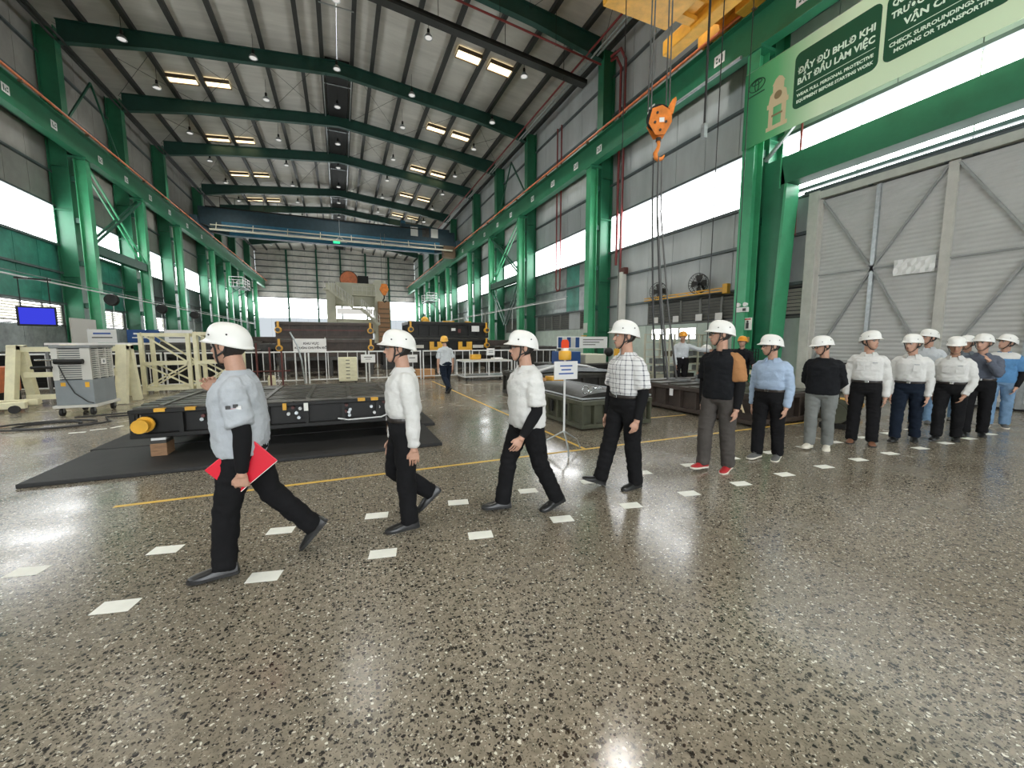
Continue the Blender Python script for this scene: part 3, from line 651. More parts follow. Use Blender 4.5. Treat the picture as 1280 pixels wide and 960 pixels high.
for x0, x1, z, l in ((-2.7, 1.5, .9, 'left brown'), (3.0, 7.5, 1.05, 'right black and yellow')):
    t = thing('steel_trestle', 'dark steel trestle carrying the %s die stack' % l, 'trestle', (x0, 20.55, 0))
    MB().box(0, x1-x0, 0, .2, z-.16, z).box(0, x1-x0, 2.1, 2.3, z-.16, z).build('beam', 'die_iron', t)
    for x in (.1, (x1-x0)/2, x1-x0-.3):
        for y in (0, 2.1): ub('leg', 'die_iron', t, x, x+.2, y, y+.2, 0, z-.16)
    for k in range(8): ub('deck_bar', 'die_iron', t, .1+(x1-x0-.4)*k/7, .22+(x1-x0-.4)*k/7, .2, 2.1, z-.12, z-.01)

# ================================================================== RAILING
def railing(x0, x1, y, idx, rz=0, ry=None):
    L = x1-x0; t = thing('railing_panel', 'white tubular railing panel, %s from the left end of the fence' % ORD[idx], 'railing', (x0, y, 0), rz, 'white railing panels')
    MB().tube([(0, 0, 1.2), (L, 0, 1.2)], .028, 8).build('top_rail', 'white_paint', t); MB().tube([(0, 0, .12), (L, 0, .12)], .024, 8).build('bottom_rail', 'white_paint', t)
    for x in (.03, L-.03): MB().tube([(x, 0, 0), (x, 0, 1.2)], .028, 8).build('post', 'white_paint', t)
    n = int(L/.33); me = MB().tube([(0, 0, .12), (0, 0, 1.2)], .015, 6).mesh('baluster'); me.materials.append(MATS['white_paint'])
    for k in range(1, n): o = link('baluster', me, None, t); o.location = (L*k/n, 0, 0)
xs = [-12.2+2.2*k for k in range(10)]
for i, x in enumerate(xs): railing(x, x+2.14, 17.35, i)
# sign boards on the railing
def board(name, label, x, y, z0, z1, w, lines, posts=True, m='white_flat', cat='sign'):
    t = thing(name, label, cat, (x, y, z0 if not posts else 0))
    b0 = 0 if not posts else z0
    MB().bevbox(0, w, -.015, .015, b0, b0+z1-z0, .004).build('board', m, t)
    for (cx, cz, lw, lh, mm) in lines: ub('print_line', mm, t, cx-lw/2, cx+lw/2, -.018, -.0155, b0+cz-lh/2, b0+cz+lh/2)
    if posts:
        for px in (.04, w-.04): MB().tube([(px, .035, 0), (px, .035, z1+.05)], .02, 6).build('post', 'white_paint', t)
    return t
t = board('notice_board', 'white notice board on two posts before the brown die stack', -1.78, 18.4, 1.15, 1.72, 1.22, (), True)
for sfx, sz, zz in (('KHU VỰC', .13, 1.52), ('KHUÔN CHUYỂN ĐỔI', .12, 1.34)):
    text('lettering', sfx, sz, 'text_black', t, Matrix.Translation((.66, -.018, zz)) @ Matrix.Rotation(PI/2, 4, 'X'), bold=.003)
board('hung_notice', 'small white notice hung on the railing beside the drawer cabinet', .72, 17.29, .75, 1.08, .55, ((.27, .22, .3, .03, 'text_black'), (.27, .14, .2, .02, 'text_black')), False)
board('hung_notice', 'small white notice on the railing at the yellow-helmet man', 2.55, 17.29, .72, 1.05, .42, ((.2, .2, .25, .03, 'text_black'),), False)
board('hung_notice', 'white sheet hung on the railing above the cart', 6.1, 17.29, .98, 1.3, .38, ((.19, .2, .2, .02, 'text_black'), (.19, .13, .22, .02, 'text_black')), False)
board('hung_notice', 'white lettered sheet on the far left railing', -8.35, 17.29, .72, 1.05, .5, ((.2, .17, .28, .12, 'text_black'),), False)
# leaning galvanised rail and maroon stanchions at the fence
tag(MB().tube([(-1.72, 16.95, 1.95), (-1.5, 16.95, 1.45), (-1.38, 16.92, .9), (-1.30, 16.9, 0.02)], [(.075, .03), (.08, .03), (.085, .03), (.085, .03)], 8).build('steel_ladder_stile', 'galv'), 'bent galvanised steel strip standing in front of the railing', 'steel strip')
for i, x in enumerate((-2.75, -2.35, -1.98)):
    t = thing('stanchion', 'maroon steel stanchion by the railing, %s from the left' % ORD[i], 'stanchion', (x, 16.5, 0), 0, 'maroon stanchions')
    MB().tube([(0, 0, 0), (0, 0, 1.55-.15*i)], .03, 8).build('post', 'maroon', t); MB().lathe([(0, 0), (.16, 0), (.15, .03), (0, .04)], 14).build('foot', 'maroon', t); MB().tube([(-.25, 0, .55), (.25, 0, .55)], .025, 8).build('crossbar', 'maroon', t)
tag(MB().lathe([(0, 0), (.13, 0), (.13, .28), (.1, .3), (.1, .36), (0, .36)], 14, (-2.4, 17.0, .0)).build('canister', 'cream_paint', smooth=True), 'cream canister standing among the maroon stanchions', 'canister')
# drawer cabinet
t = thing('drawer_cabinet', 'cream metal drawer cabinet in front of the railing', 'cabinet', (-.12, 16.5, 0))
MB().bevbox(0, .66, 0, .55, .1, 1.0, .012).build('body', 'cream_paint', t)
for k in range(6):
    dr = MB().bevbox(.03, .63, -.02, 0, .16+.135*k, .28+.135*k, .006).build('drawer', 'cream_paint', t); ub('handle', 'black_metal', dr, .26, .40, -.035, -.02, .21+.135*k, .235+.135*k)
for x in (.06, .6):
    for y in (.06, .49): MB().lathe([(0, -.02), (.05, -.02), (.05, .02), (0, .02)], 10, (x, y, .05), 'x').build('castor', 'black_rubber', t)
# white cart with wire tops
t = thing('white_cart', 'low white steel cart on castors beside the yellow-helmet man', 'cart', (4.55, 15.6, 0))
for z, m in ((.82, 'white_paint'), (.2, 'white_paint')):
    MB().box(0, 2.1, 0, .05, z-.05, z).box(0, 2.1, 1.25, 1.3, z-.05, z).box(0, .05, .05, 1.25, z-.05, z).box(2.05, 2.1, .05, 1.25, z-.05, z).build('shelf_frame', m, t)
ub('table_top', 'cooler_grille', t, .02, 2.08, .02, 1.28, .82, .84); ub('lower_sheet', 'galv', t, .05, 2.05, .05, 1.25, .17, .19)
for x in (0, 1.03, 2.05):
    for y in (0, 1.25): ub('upright', 'white_paint', t, x, x+.05, y, y+.05, .2, .77)
for x in (.1, 2.0):
    for y in (.08, 1.2): MB().lathe([(0, -.025), (.075, -.025), (.075, .025), (0, .025)], 12, (x, y, .076), 'x').build('castor', 'black_rubber', t); 
tag(MB().bevbox(5.05, 5.45, 16.2, 16.5, .845, 1.06, .01).build('tool_box', 'yellow_paint'), 'yellow tool box standing on the white cart', 'tool box')
tag(MB().bevbox(5.9, 6.3, 15.8, 16.2, .845, .92, .01).build('sheet_pad', 'white_flat'), 'flat white pad lying on the white cart', 'pad')
tag(MB().bevbox(2.95, 3.75, 17.45, 18.0, .02, .40, .01).build('carton', 'cardboard'), 'brown carton behind the railing low by the walking yellow-helmet man', 'carton')

# ================================================================== SIGN POST WITH BEACON
t = thing('sign_stand', 'tripod sign stand with white notice and red and orange beacon', 'sign stand', (2.95, 5.0, 0))
MB().tube([(0, 0, .28), (0, 0, 1.36)], .016, 8).build('pole', 'white_paint', t)
for a in (.2, 2.3, 4.4):
    MB().tube([(0, 0, .30), (.26*math.cos(a), .26*math.sin(a), .14), (.33*math.cos(a), .33*math.sin(a), .012)], .012, 6).build('leg', 'galv', t)
MB().bevbox(-.19, .19, -.04, -.02, 1.06, 1.32, .004).build('notice', 'white_flat', t)
for k, w_ in enumerate((.2, .16, .24)): ub('print_line', 'text_blue', t, -w_/2, w_/2, -.0425, -.0405, 1.245-.055*k, 1.265-.055*k)
MB().lathe([(0, 1.34), (.085, 1.34), (.09, 1.36), (.09, 1.45), (.075, 1.47), (0, 1.47)], 14).build('battery_base', 'yellow_paint', t, True)
MB().lathe([(0, 1.47), (.05, 1.47), (.05, 1.51), (0, 1.51)], 12).build('collar', 'white_flat', t)
MB().lathe([(0, 1.51), (.055, 1.51), (.055, 1.59), (.04, 1.625), (0, 1.63)], 14).build('beacon_dome', 'red_lamp', t, True)

# ================================================================== LEFT CORNER: COOLER, FRAMES
t = thing('air_cooler', 'grey and cream evaporative air cooler on castors with louvred sides', 'air cooler', (-5.0, 11.55, 0), math.radians(0))
cw, cdp = .62, .92     # width to the left, depth to the back
def obx(name, m, x0, x1, y0, y1, z0, z1, b=.01): return MB().bevbox(x0, x1, y0, y1, z0, z1, b).build(name, m, t)
obx('tank', 'cooler_grey', -cw, 0, 0, cdp, .24, .78); obx('tray', 'cooler_grille', -cw-.05, .05, -.05, cdp+.05, .18, .24)
obx('upper_body', 'cladding_dark', -cw+.05, -.05, .05, cdp-.05, .78, 1.46); obx('lid', 'grey_steel', -cw-.02, .02, -.02, cdp+.02, 1.46, 1.52)
for x in (-cw, -.05): 
    for y in (0, cdp-.05): ub('corner_post', 'cooler_grille', t, x, x+.05, y, y+.05, .78, 1.46)
ub('face_panel', 'cooler_grille', t, -.16, 0, -.006, .05, .78, 1.46); ub('face_panel', 'cooler_grille', t, -cw, -cw+.1, -.006, .05, .78, 1.46)
for k in range(14):
    z = .81+.046*k; ub('slat', 'cooler_grille', t, -cw+.05, -.05, -.005, .045, z, z+.024)
    ub('slat', 'cooler_grille', t, -.045, .005, .05, cdp-.05, z, z+.024)
for y in (.3, .62): ub('grille_mullion', 'cooler_grille', t, -.04, .008, y-.012, y+.012, .78, 1.46)
pl = MB().box(0, .012, .40, .58, 1.10, 1.22).build('badge', 'white_flat', t); MB().lathe([(0, 0), (.035, 0), (.035, .004), (0, .004)], 14, (.012, .49, 1.16), 'x').build('badge_disc', 'cooler_grey', pl)
ub('yellow_sticker', 'yellow_paint', t, -.13, -.06, -.004, 0, .62, .73); ub('yellow_sticker', 'yellow_paint', t, -.52, -.44, -.004, 0, .65, .73)
MB().tube([(-.55, -.06, 1.18), (-.1, -.06, 1.18)], .055, 10).build('control_box', 'black_metal', t); MB().tube([(-.85, -.05, 1.22), (-.4, -.05, 1.22)], .02, 8).build('push_bar', 'chrome', t); MB().tube([(-.92, -.05, 1.06), (-.6, -.05, 1.06)], .03, 8).build('push_bar', 'black_metal', t)
MB().tube([(-.5, -.05, 1.1), (-.42, -.03, .8), (-.3, -.03, .5), (-.1, -.03, .3), (0, -.05, .27)], .01, 6).build('power_lead', 'cable_black', t)
for x in (-cw+.06, -.06):
    for y in (.04, cdp-.04):
        w = MB().lathe([(0, -.025), (.08, -.025), (.085, 0), (.08, .025), (0, .025)], 14, (x, y, .086), 'x').build('castor', 'black_rubber', t); MB().box(x-.035, x-.028, y-.03, y+.03, .08, .18).box(x+.028, x+.035, y-.03, y+.03, .08, .18).build('fork', 'grey_steel', w)
pts = []
for i in range(60):
    u = i/59; a = u*4*PI
    pts.append((-5.1+.7*math.cos(a)*(.5+.8*u)-.1*u, 10.35+.42*math.sin(a)*(.7+.5*u), .02+.008*(i > 30)))
pts += [(-4.6, 10.95, .03), (-4.1, 11.1, .02), (-3.6, 11.25, .02), (-2.9, 11.5, .02)]
tag(MB().tube(pts, .018, 7).build('power_cable', 'cable_black'), 'black power cable looped on the floor before the air cooler', 'cable')
tag(MB().tube([(-5.2, 11.2, .02), (-4.4, 11.5, .02), (-3.7, 11.35, .02), (-3.2, 11.9, .02)], .016, 7).build('power_cable', 'cable_black'), 'black cable running from the air cooler toward the low die', 'cable')
def jig(label, x, y, w, dp, h, lat=False):
    t = thing('cream_frame', label, 'frame', (x, y, 0)); c = 'cream_paint'
    for xx in (0, w):
        MB().bar((xx, -.42*dp, 0), (xx, -.10*dp, h), .17, .17, (1, 0, 0)).build('front_leg', c, t); MB().bar((xx, .42*dp, 0), (xx, .10*dp, h), .17, .17, (1, 0, 0)).build('back_leg', c, t)
        MB().box(xx-.085, xx+.085, -.2*dp, .2*dp, h-.1, h).build('cap', c, t)
    for z in (h-.09, h*.52, .22):
        MB().box(.085, w-.085, -.06, .06, z-.06, z+.06).build('rail', c, t)
    for xx in (w*.33, w*.66): MB().box(xx-.05, xx+.05, -.05, .05, .28, h-.15).build('upright', c, t)
    return t
jig('cream painted A-frame stand behind the air cooler', -7.28, 13.75, 2.05, 1.0, 1.5)
jig('second cream A-frame stand behind, toward the lattice frame', -6.9, 14.95, 1.15, 1.0, 1.5)
t = thing('dolly', 'low cream wheeled rail dolly at the left edge of the floor', 'dolly', (-8.1, 12.3, 0), math.radians(8))
MB().bevbox(0, 1.5, 0, .14, .1, .24, .01).bevbox(0, 1.5, .6, .74, .1, .24, .01).build('rail', 'cream_paint', t); MB().box(.1, .24, .14, .6, .1, .2).box(1.2, 1.34, .14, .6, .1, .2).build('cross_member', 'cream_paint', t)
for x in (.15, .75, 1.35): MB().lathe([(0, -.03), (.09, -.03), (.09, .03), (0, .03)], 12, (x, -.03, .091), 'y').build('wheel', 'black_rubber', t)
def lattice(label, x, y, w, h):
    t = thing('lattice_frame', label, 'frame', (x, y, 0)); c = 'cream_paint'
    for yy in (0, .8):
        for xx in (0, w): ub('upright', c, t, xx-.05, xx+.05, yy-.05, yy+.05, 0, h)
        [ub('chord', c, t, 0, w, yy-.05, yy+.05, q, q+.1) for q in (h-.1, h*.5-.05, .1)]
        for a, b in (((0, .2), (w, h*.5)), ((w, .2), (0, h*.5)), ((0, h), (w, h*.5))): MB().bar((a[0], yy, a[1]), (b[0], yy, b[1]), .045, .045).build('diagonal', c, t)
    for xx in (0, w): MB().box(xx-.04, xx+.04, 0, .8, h-.1, h).box(xx-.04, xx+.04, 0, .8, .1, .2).build('side_chord', c, t)
lattice('cream lattice truss frame left of the front man, nearer the cooler', -5.55, 15.55, 1.15, 1.86); lattice('cream lattice truss frame directly behind the front man', -4.2, 15.5, 1.1, 1.9)
t = thing('orange_crate', 'rust orange crate at the left edge behind the A-frame', 'crate', (-9.2, 14.2, 0))
MB().bevbox(0, 1.2, 0, .9, .3, .95, .01).build('box', 'orange_rail', t); MB().box(0, .12, .05, .85, 0, .3).box(1.08, 1.2, .05, .85, 0, .3).build('skid', 'black_metal', t)
for k in range(4): ub('batten', 'orange_rail', t, .1+.3*k, .18+.3*k, -.03, 0, .3, .95)
t = thing('work_table', 'long table with white top behind the cream frames', 'table', (-8.0, 16.2, 0))
ub('table_top', 'white_flat', t, 0, 2.3, 0, .7, 1.5, 1.56); [ub('leg', 'grey_steel', t, x, x+.06, y, y+.06, 0, 1.5) for x in (0, 2.24) for y in (0, .64)]; ub('shelf', 'white_flat', t, .06, 2.24, .05, .65, .8, .84)
# machine tables beyond the left fence
t = pocket_die('press_die', 'long dark die beyond the left railing below the notice boards', (-11.5, 19.0, 0), 8.2, 2.0, .01, 1.25, 'black_metal', 12, seed=31, slats=3)
t = pocket_die('press_die', 'dark low die beyond the railing right of the yellow stack', (7.7, 19.6, 0), 3.6, 2.0, .01, 1.35, 'die_iron', 8, seed=33, slats=3)
for i, (x, L_, h_) in enumerate(((-8.5, 5.2, 1.5), (-2.9, 4.6, 1.1), (2.2, 5.4, 1.3), (7.9, 3.4, 1.7))):  # dark clutter behind the railing, added to hide bright floor reflections
    pocket_die('press_die', 'dark die in the second row behind the stacks, %s from the left' % ORD[i], (x, 23.6+.3*i, 0), L_, 2.0, .01, h_, ('die_iron', 'die_brown')[i % 2], 7, seed=40+i, slats=3, group='second row of dies')
for i, (x, y_, L_, h_) in enumerate(((-10.5, 30, 5.5, 1.6), (-4, 31, 4.8, 1.9), (1.5, 30.5, 4.6, 1.5), (6.8, 31.5, 4.4, 1.8), (-9, 40, 6, 2.0), (-2, 41, 5, 1.8), (5.5, 40, 5.2, 2.2))):
    pocket_die('press_die', 'dark die far down the hall, %s of the back rows' % ORD[i], (x, y_, 0), L_, 2.2, .01, h_, ('die_brown', 'die_iron')[i % 2], 6, seed=50+i, slats=2, group='far rows of dies')
for i, (x, w_, mcol) in enumerate(((-11.4, 1.1, 'white_flat'), (-9.9, 1.3, 'blue_paint'), (-8.4, 1.2, 'white_flat'))):
    t = board('notice_board', '%s notice board on the left wall side, %s from the left' % ('blue' if i == 1 else 'white', ORD[i]), x, 26.3, 1.55, 2.2, w_, ((w_/2, .45, w_*.6, .08, 'text_blue' if i != 1 else 'white_flat'), (w_/2, .25, w_*.7, .05, 'text_black' if i != 1 else 'white_flat')), True, mcol)
# blue screen hung at the left
t = thing('hanging_screen', 'blue lit monitor in a black box hung at the left wall', 'monitor', (-11.45, 23.0, 2.25), math.radians(28))
MB().bevbox(-.55, .55, 0, .5, 0, .78, .02).build('case', 'black_metal', t); ub('screen', 'screen_blue', t, -.48, .48, -.012, .0, .06, .72)
for x in (-.4, .4): MB().tube([(x, .25, .78), (x, .25, 2.0)], .02, 6).build('hanger', 'black_metal', t)
MB().box(-.5, .5, .2, .3, 1.88, 1.95).build('hanger_beam', 'black_metal', t)
# service pipes along both walls
for s, xx, y0, y1 in ((-1, -11.68, 12, 70), (1, 12.68, 21.5, 70)):
    sd = 'left' if s < 0 else 'right'
    t = thing('service_pipe', 'white service pipe with drops running along the %s columns' % sd, 'pipe', (xx, 0, 4.2))
    MB().tube([(0, y0, 0), (0, y1, 0)], .035, 8).build('main_pipe', 'white_paint', t); MB().tube([(.12, y0, .12), (.12, y1, .12)], .02, 6).build('conduit', 'galv', t)
    for y in FR:
        if y0 < y < y1: ub('bracket', 'green_dark', t, (-.3 if s < 0 else 0), (0.14 if s < 0 else .3), y-.04, y+.04, -.06, -.02); MB().tube([(0, y+.6, 0), (0, y+.6, -1.6)], .02, 6).build('drop', 'white_paint', t)
    for y in FR[4:7] if s < 0 else ():
        MB().lathe([(0, -.16), (.28, -.16), (.34, 0), (.28, .16), (0, .16)], 16, (.35, y-.4, -.35), 'y').build('cable_reel', 'black_metal', t, True)
# ================================================================== CRANES AND HOOKS
def crane(label, y, m, mlight, trx, z=12.42, gap=3.2, sh=1.5):
    x0, x1 = XC-HW+1.1, XC+HW-1.1
    t = thing('overhead_crane', label, 'crane', (XC, y, z)); h = HW-1.35
    for q in (0, 1):
        yy = -gap/2 if q == 0 else gap/2
        MB().prism([(-h+.2, .35), (-h+1.8, .05), (h-1.8, .05), (h-.2, .35), (h-.2, sh), (-h+.2, sh)], 'y', yy-.38, yy+.38).build('bridge_girder', m, t)
        ub('lower_band', mlight, t, -h+2, h-2, yy-.40, yy-.385, .08, .62)
        ub('rail', 'brown_trim', t, -h+.5, h-.5, yy-.05, yy+.05, sh, sh+.08)
    for s in (1, -1):
        MB().bevbox(s*h-.28, s*h+.28, -gap/2-1.3, gap/2+1.3, .12, .82, .02).build('end_truck', m, t)
        for yy in (-gap/2-1.0, gap/2+1.0): MB().lathe([(0, -.08), (.2, -.08), (.2, .08), (0, .08)], 14, (s*h, yy, .23), 'x').build('wheel', 'die_iron', t)
    tr = MB().bevbox(trx-1.2, trx+1.2, -gap/2-.3, gap/2+.3, sh+.1, sh+.5, .03).build('trolley', m, t)
    MB().cyl((trx-.8, 0, sh+.75), (trx+.8, 0, sh+.75), .32, 14).build('hoist_drum', 'die_iron', tr); MB().bevbox(trx-1.1, trx-.6, -.8, -.2, sh+.5, sh+1.1, .03).build('motor', mlight, tr)
    return t
c1 = crane('yellow overhead crane carrying the orange hook, at the top edge', 8.4, 'crane_yellow', 'crane_yellow', 6.36, 12.45, 5.2)
MB().bevbox(7.6, 10.2, 1.2, 3.3, -.25, .1, .03).build('service_platform', 'crane_yellow', c1)
MB().bevbox(11.0, 11.5, -1.5, 4.3, -.25, .25, .03).build('side_beam', 'crane_yellow', c1); ub('link_beam', 'crane_yellow', c1, 10.1, 11.0, .3, .6, -.1, .05); ub('link_beam', 'crane_yellow', c1, 10.1, 11.0, 2.7, 3.0, -.1, .05)
MB().bevbox(11.9, 12.35, -.2, 2.0, -.1, .3, .02).build('buffer_beam', 'crane_yellow', c1); ub('rating_plate', 'white_flat', c1, 12.1, 12.3, .2, .7, -.115, -.102)
c2 = crane('dark blue overhead crane across the hall further back', 49.6, 'crane_blue', 'crane_blue_light', 7.5, 12.45, 3.0, 1.9)
MB().tube([(-11.5, -2.3, -.25), (12.0, -2.3, -.25)], .09, 8).build('festoon_beam', 'cream_machine', c2); MB().tube([(-11.5, -2.0, .25), (12.0, -2.0, .25)], .06, 8).build('festoon_rail', 'cream_machine', c2)
for x in range(-11, 12, 3): MB().bar((x, -2.3, -.2), (x, -1.9, .5), .06, .06).build('festoon_hanger', 'cream_machine', c2)
MB().tube([(-11.8, -1.95, 2.9), (9, -1.95, 2.9)], .025, 6).build('walkway_rail', 'black_metal', c2)
for k in range(18): MB().tube([(-11.8+1.2*k, -1.95, 1.9), (-11.8+1.2*k, -1.95, 2.9)], .02, 5).build('walkway_post', 'black_metal', c2)
ub('walkway', 'black_metal', c2, -11.8, 9, -2.0, -1.85, 1.85, 1.95)
MB().bevbox(7.0, 11.8, -1.9, -1.1, 1.0, 2.2, .03).build('control_cabinets', 'crane_blue', c2)
for x, m in ((7.3, 'plaster'), (8.6, 'die_iron'), (9.6, 'plaster')): ub('cabinet_door', m, c2, x, x+.8, -1.93, -1.905, 1.1, 2.1)
MB().bevbox(11.0, 12.4, -2.2, -1.2, -1.0, .3, .03).build('current_collector', 'brown_trim', c2)
MB().tube([(-.15, -2.1, 1.9), (-.15, -2.1, .2)], .03, 6).tube([(-.15, -2.1, .2), (-.75, -2.1, -.35)], .025, 6).tube([(-.15, -2.1, .2), (.55, -2.1, -.35)], .025, 6).tube([(-.75, -2.1, -.35), (.55, -2.1, -.35)], .025, 6).build('lamp_bracket', 'galv', c2)
MB().bevbox(-.8, -.15, -2.3, -1.95, -.5, -.3, .02).build('signal_lamp', 'green_lamp', c2)
# hook block of the yellow crane
HX, HY = 6.86, 7.6
t = thing('hook_block', 'orange crane hook block hanging on steel ropes', 'hook block', (HX, HY, 6.13), math.radians(-28)); t.scale = (.6, .6, .6)
for s in (-1, 1):
    MB().prism([(-.42, .62), (-.30, 1.12), (.05, 1.22), (.40, 1.0), (.42, .62), (.18, .18), (-.16, .18)], 'y', s*.17-.02, s*.17+.02).build('cheek_plate', 'orange_paint', t)
    for px, pz in ((-.12, .95), (.2, .62), (.0, .34), (-.2, .62)): MB().lathe([(0, -.03), (.045, -.03), (.045, .03), (0, .03)], 10, (px, s*.2, pz), 'y').build('bolt', 'die_iron', t)
ub('white_mark', 'white_flat', t, -.04, .14, -.198, -.192, .62, .78)
MB().lathe([(0, -.14), (.43, -.14), (.44, -.11), (.38, -.05), (.38, .05), (.44, .11), (.43, .14), (0, .14)], 22, (-.02, 0, .86), 'y').build('sheave', 'black_metal', t, True)
MB().prism([(.22, 1.05), (.42, 1.42), (.55, 1.52), (.58, 1.40), (.46, .92)], 'y', -.14, .14).build('rope_guard', 'orange_paint', t)
hk = [(0, 0, .2), (0, 0, .02), (.02, 0, -.12), (-.02, 0, -.26), (-.10, 0, -.40), (-.08, 0, -.56), (.04, 0, -.64), (.17, 0, -.60), (.24, 0, -.48)]
MB().tube(hk, [.07, .07, .06, .075, .085, .09, .085, .065, .025], 10).build('hook', 'orange_paint', t, True)
MB().lathe([(0, .02), (.1, .02), (.1, .14), (0, .14)], 12).build('swivel_nut', 'die_iron', t)
for i, (dx, dy) in enumerate(((-.27, -.05), (-.27, .05), (.22, -.05), (.22, .05))):
    tag(MB().tube([(HX+dx*.88, HY+dy-dx*.2, 6.78), (HX+dx*.8, HY+dy, 13.95)], .016, 6).build('wire_rope', 'rope_steel'), 'steel hoist rope above the orange hook block, %s of four' % ORD[i], 'rope', 'hoist ropes')
for i, (dx, dy, ex, ey) in enumerate(((-.08, .05, .25, .1), (-.02, -.05, .33, -.25), (.05, .04, .62, .15), (.09, -.04, .75, -.1))):
    tag(MB().tube([(HX+dx, HY+dy, 5.80), (HX+dx+.02, HY+dy, 4.6), (HX+(dx+ex)/2, HY+(dy+ey)/2, 2.4), (HX+ex, HY+ey, .70)], [.014, .02, .022, .025], 6).build('sling', 'rope_steel' if i % 2 else 'cable_black'), 'long lifting sling hanging from the orange hook, %s from left' % ORD[i], 'sling', 'lifting slings')
# pendant cables near the hook
for i, (x, y, z0, z1, r) in enumerate(((8.9, 8.2, 7.2, 13, .03), (7.4, 9.6, 1.4, 13, .012), (9.5, 8.3, 1.0, 13, .014), (10.2, 8.0, .9, 13, .012))):
    t = thing('pendant_cable', 'dark pendant cable hanging right of the orange hook, %s from left' % ORD[i], 'cable', (x, y, z0), 0, 'pendant cables'); MB().tube([(0, 0, 0), (0, 0, z1-z0)], r, 6).build('cable', 'cable_black', t)
    MB().bevbox(-.06, .06, -.06, .06, -.35, 0, .01).build('pendant_box' if i else 'hook_end', 'galv' if i == 0 else 'yellow_paint', t)
# small spare hook far back
t = thing('hook_block', 'small orange hook block hanging far back beside the press', 'hook block', (4.34, 44, 6.35))
MB().prism([(-.45, .6), (-.25, 1.15), (.25, 1.15), (.45, .6), (.12, 0), (-.12, 0)], 'y', -.2, .2).build('cheek_plate', 'orange_paint', t); MB().tube([(0, 0, .05), (0, 0, -.3), (-.15, 0, -.5), (0, 0, -.68), (.18, 0, -.55)], .07, 8).build('hook', 'black_metal', t)
MB().tube([(-.2, 0, 1.1), (-.2, 0, 6.2)], .02, 5).tube([(.2, 0, 1.1), (.2, 0, 6.2)], .02, 5).build('rope', 'rope_steel', t)

# ================================================================== FAR PRESS WITH STAIRS
t = thing('press_machine', 'tall cream press with stairs at the far end of the hall', 'press', (0, 52, 0)); cm = 'cream_machine'
MB().bevbox(-1.35, -.35, 0, 2.4, 0, 8.4, .05).build('left_upright', cm, t); MB().bevbox(4.0, 5.25, 0, 2.4, 0, 9.0, .05).build('right_upright', cm, t)
MB().bevbox(-.35, 4.0, .6, 2.4, 5.9, 8.6, .05).build('crown', cm, t); MB().bevbox(-.35, 4.0, .2, 2.4, 2.6, 4.3, .05).build('slide', cm, t); MB().bevbox(-.35, 4.0, .2, 2.4, 0, 1.6, .05).build('bed', cm, t)
MB().lathe([(0, -.3), (1.05, -.3), (1.05, .3), (0, .3)], 24, (1.2, 1.2, 9.0), 'y').build('flywheel', 'brown_trim', t); MB().lathe([(.7, -.34), (.95, -.34), (.95, -.3), (.7, -.3)], 24, (1.2, 1.2, 9.0), 'y').build('flywheel_rim', 'orange_rail', t)
MB().bevbox(2.2, 3.4, .6, 1.8, 8.6, 9.5, .03).build('drive_motor', 'black_metal', t)
def flight(xa, za, xb, zb):
    MB().bar((xa, -1.0, za), (xb, -1.0, zb), .06, .3).bar((xa, -.1, za), (xb, -.1, zb), .06, .3).build('stair_stringer', cm, t)
    for dz in (.55, 1.1): MB().tube([(xa, -1.05, za+dz), (xb, -1.05, zb+dz)], .035, 6).build('handrail', 'cooler_grille', t)
    n = 9
    for k in range(n+1):
        x, z = xa+(xb-xa)*k/n, za+(zb-za)*k/n; MB().tube([(x, -1.05, z), (x, -1.05, z+1.1)], .04, 5).build('handrail_post', 'cooler_grille', t)
    for k in range(10):
        x, z = xa+(xb-xa)*(k+.5)/10, za+(zb-za)*(k+.5)/10; ub('tread', cm, t, x-.14, x+.14, -1.0, -.1, z, z+.04)
flight(-1.0, 7.6, 1.5, 5.6); flight(2.4, 5.5, 4.4, 3.6)
MB().bevbox(1.4, 2.5, -1.05, -.05, 5.4, 5.55, .02).bevbox(-1.6, -.9, -1.05, .0, 7.5, 7.62, .02).build('landing', cm, t)
for x in (-1.55, 1.45, 2.45): MB().tube([(x, -1.0, 5.5 if x > 0 else 7.5), (x, -1.0, 6.6 if x > 0 else 8.9)], .05, 6).build('landing_post', 'cooler_grille', t)
MB().bevbox(1.5, 4.1, -.6, .3, 7.0, 7.1, .02).build('upper_walkway', cm, t)
for z in (7.6, 8.1): MB().tube([(1.5, -.6, z), (4.1, -.6, z)], .03, 6).build('upper_handrail', 'cooler_grille', t)
for k in range(6): MB().tube([(1.5+.52*k, -.6, 7.1), (1.5+.52*k, -.6, 8.1)], .025, 5).build('upper_post', 'cooler_grille', t)
MB().bevbox(4.3, 5.6, -1.0, .0, 0, 6.4, .04).build('control_column', 'wood', t)
for k in range(10): ub('ladder_rung', 'brown_trim', t, 4.35, 5.55, -1.06, -1.0, .5+.55*k, .62+.55*k)
for x in (-.2, 1.6, 3.2): MB().bevbox(x, x+.9, -.05, .25, 2.9, 3.9, .02).build('slide_cover', cm, t)
for z in (1.8, 5.0): ub('glow_strip', 'lamp_glass', t, -.3, 3.9, 2.35, 2.39, z, z+.7)  # glowing strips stand in for light showing through the press gaps
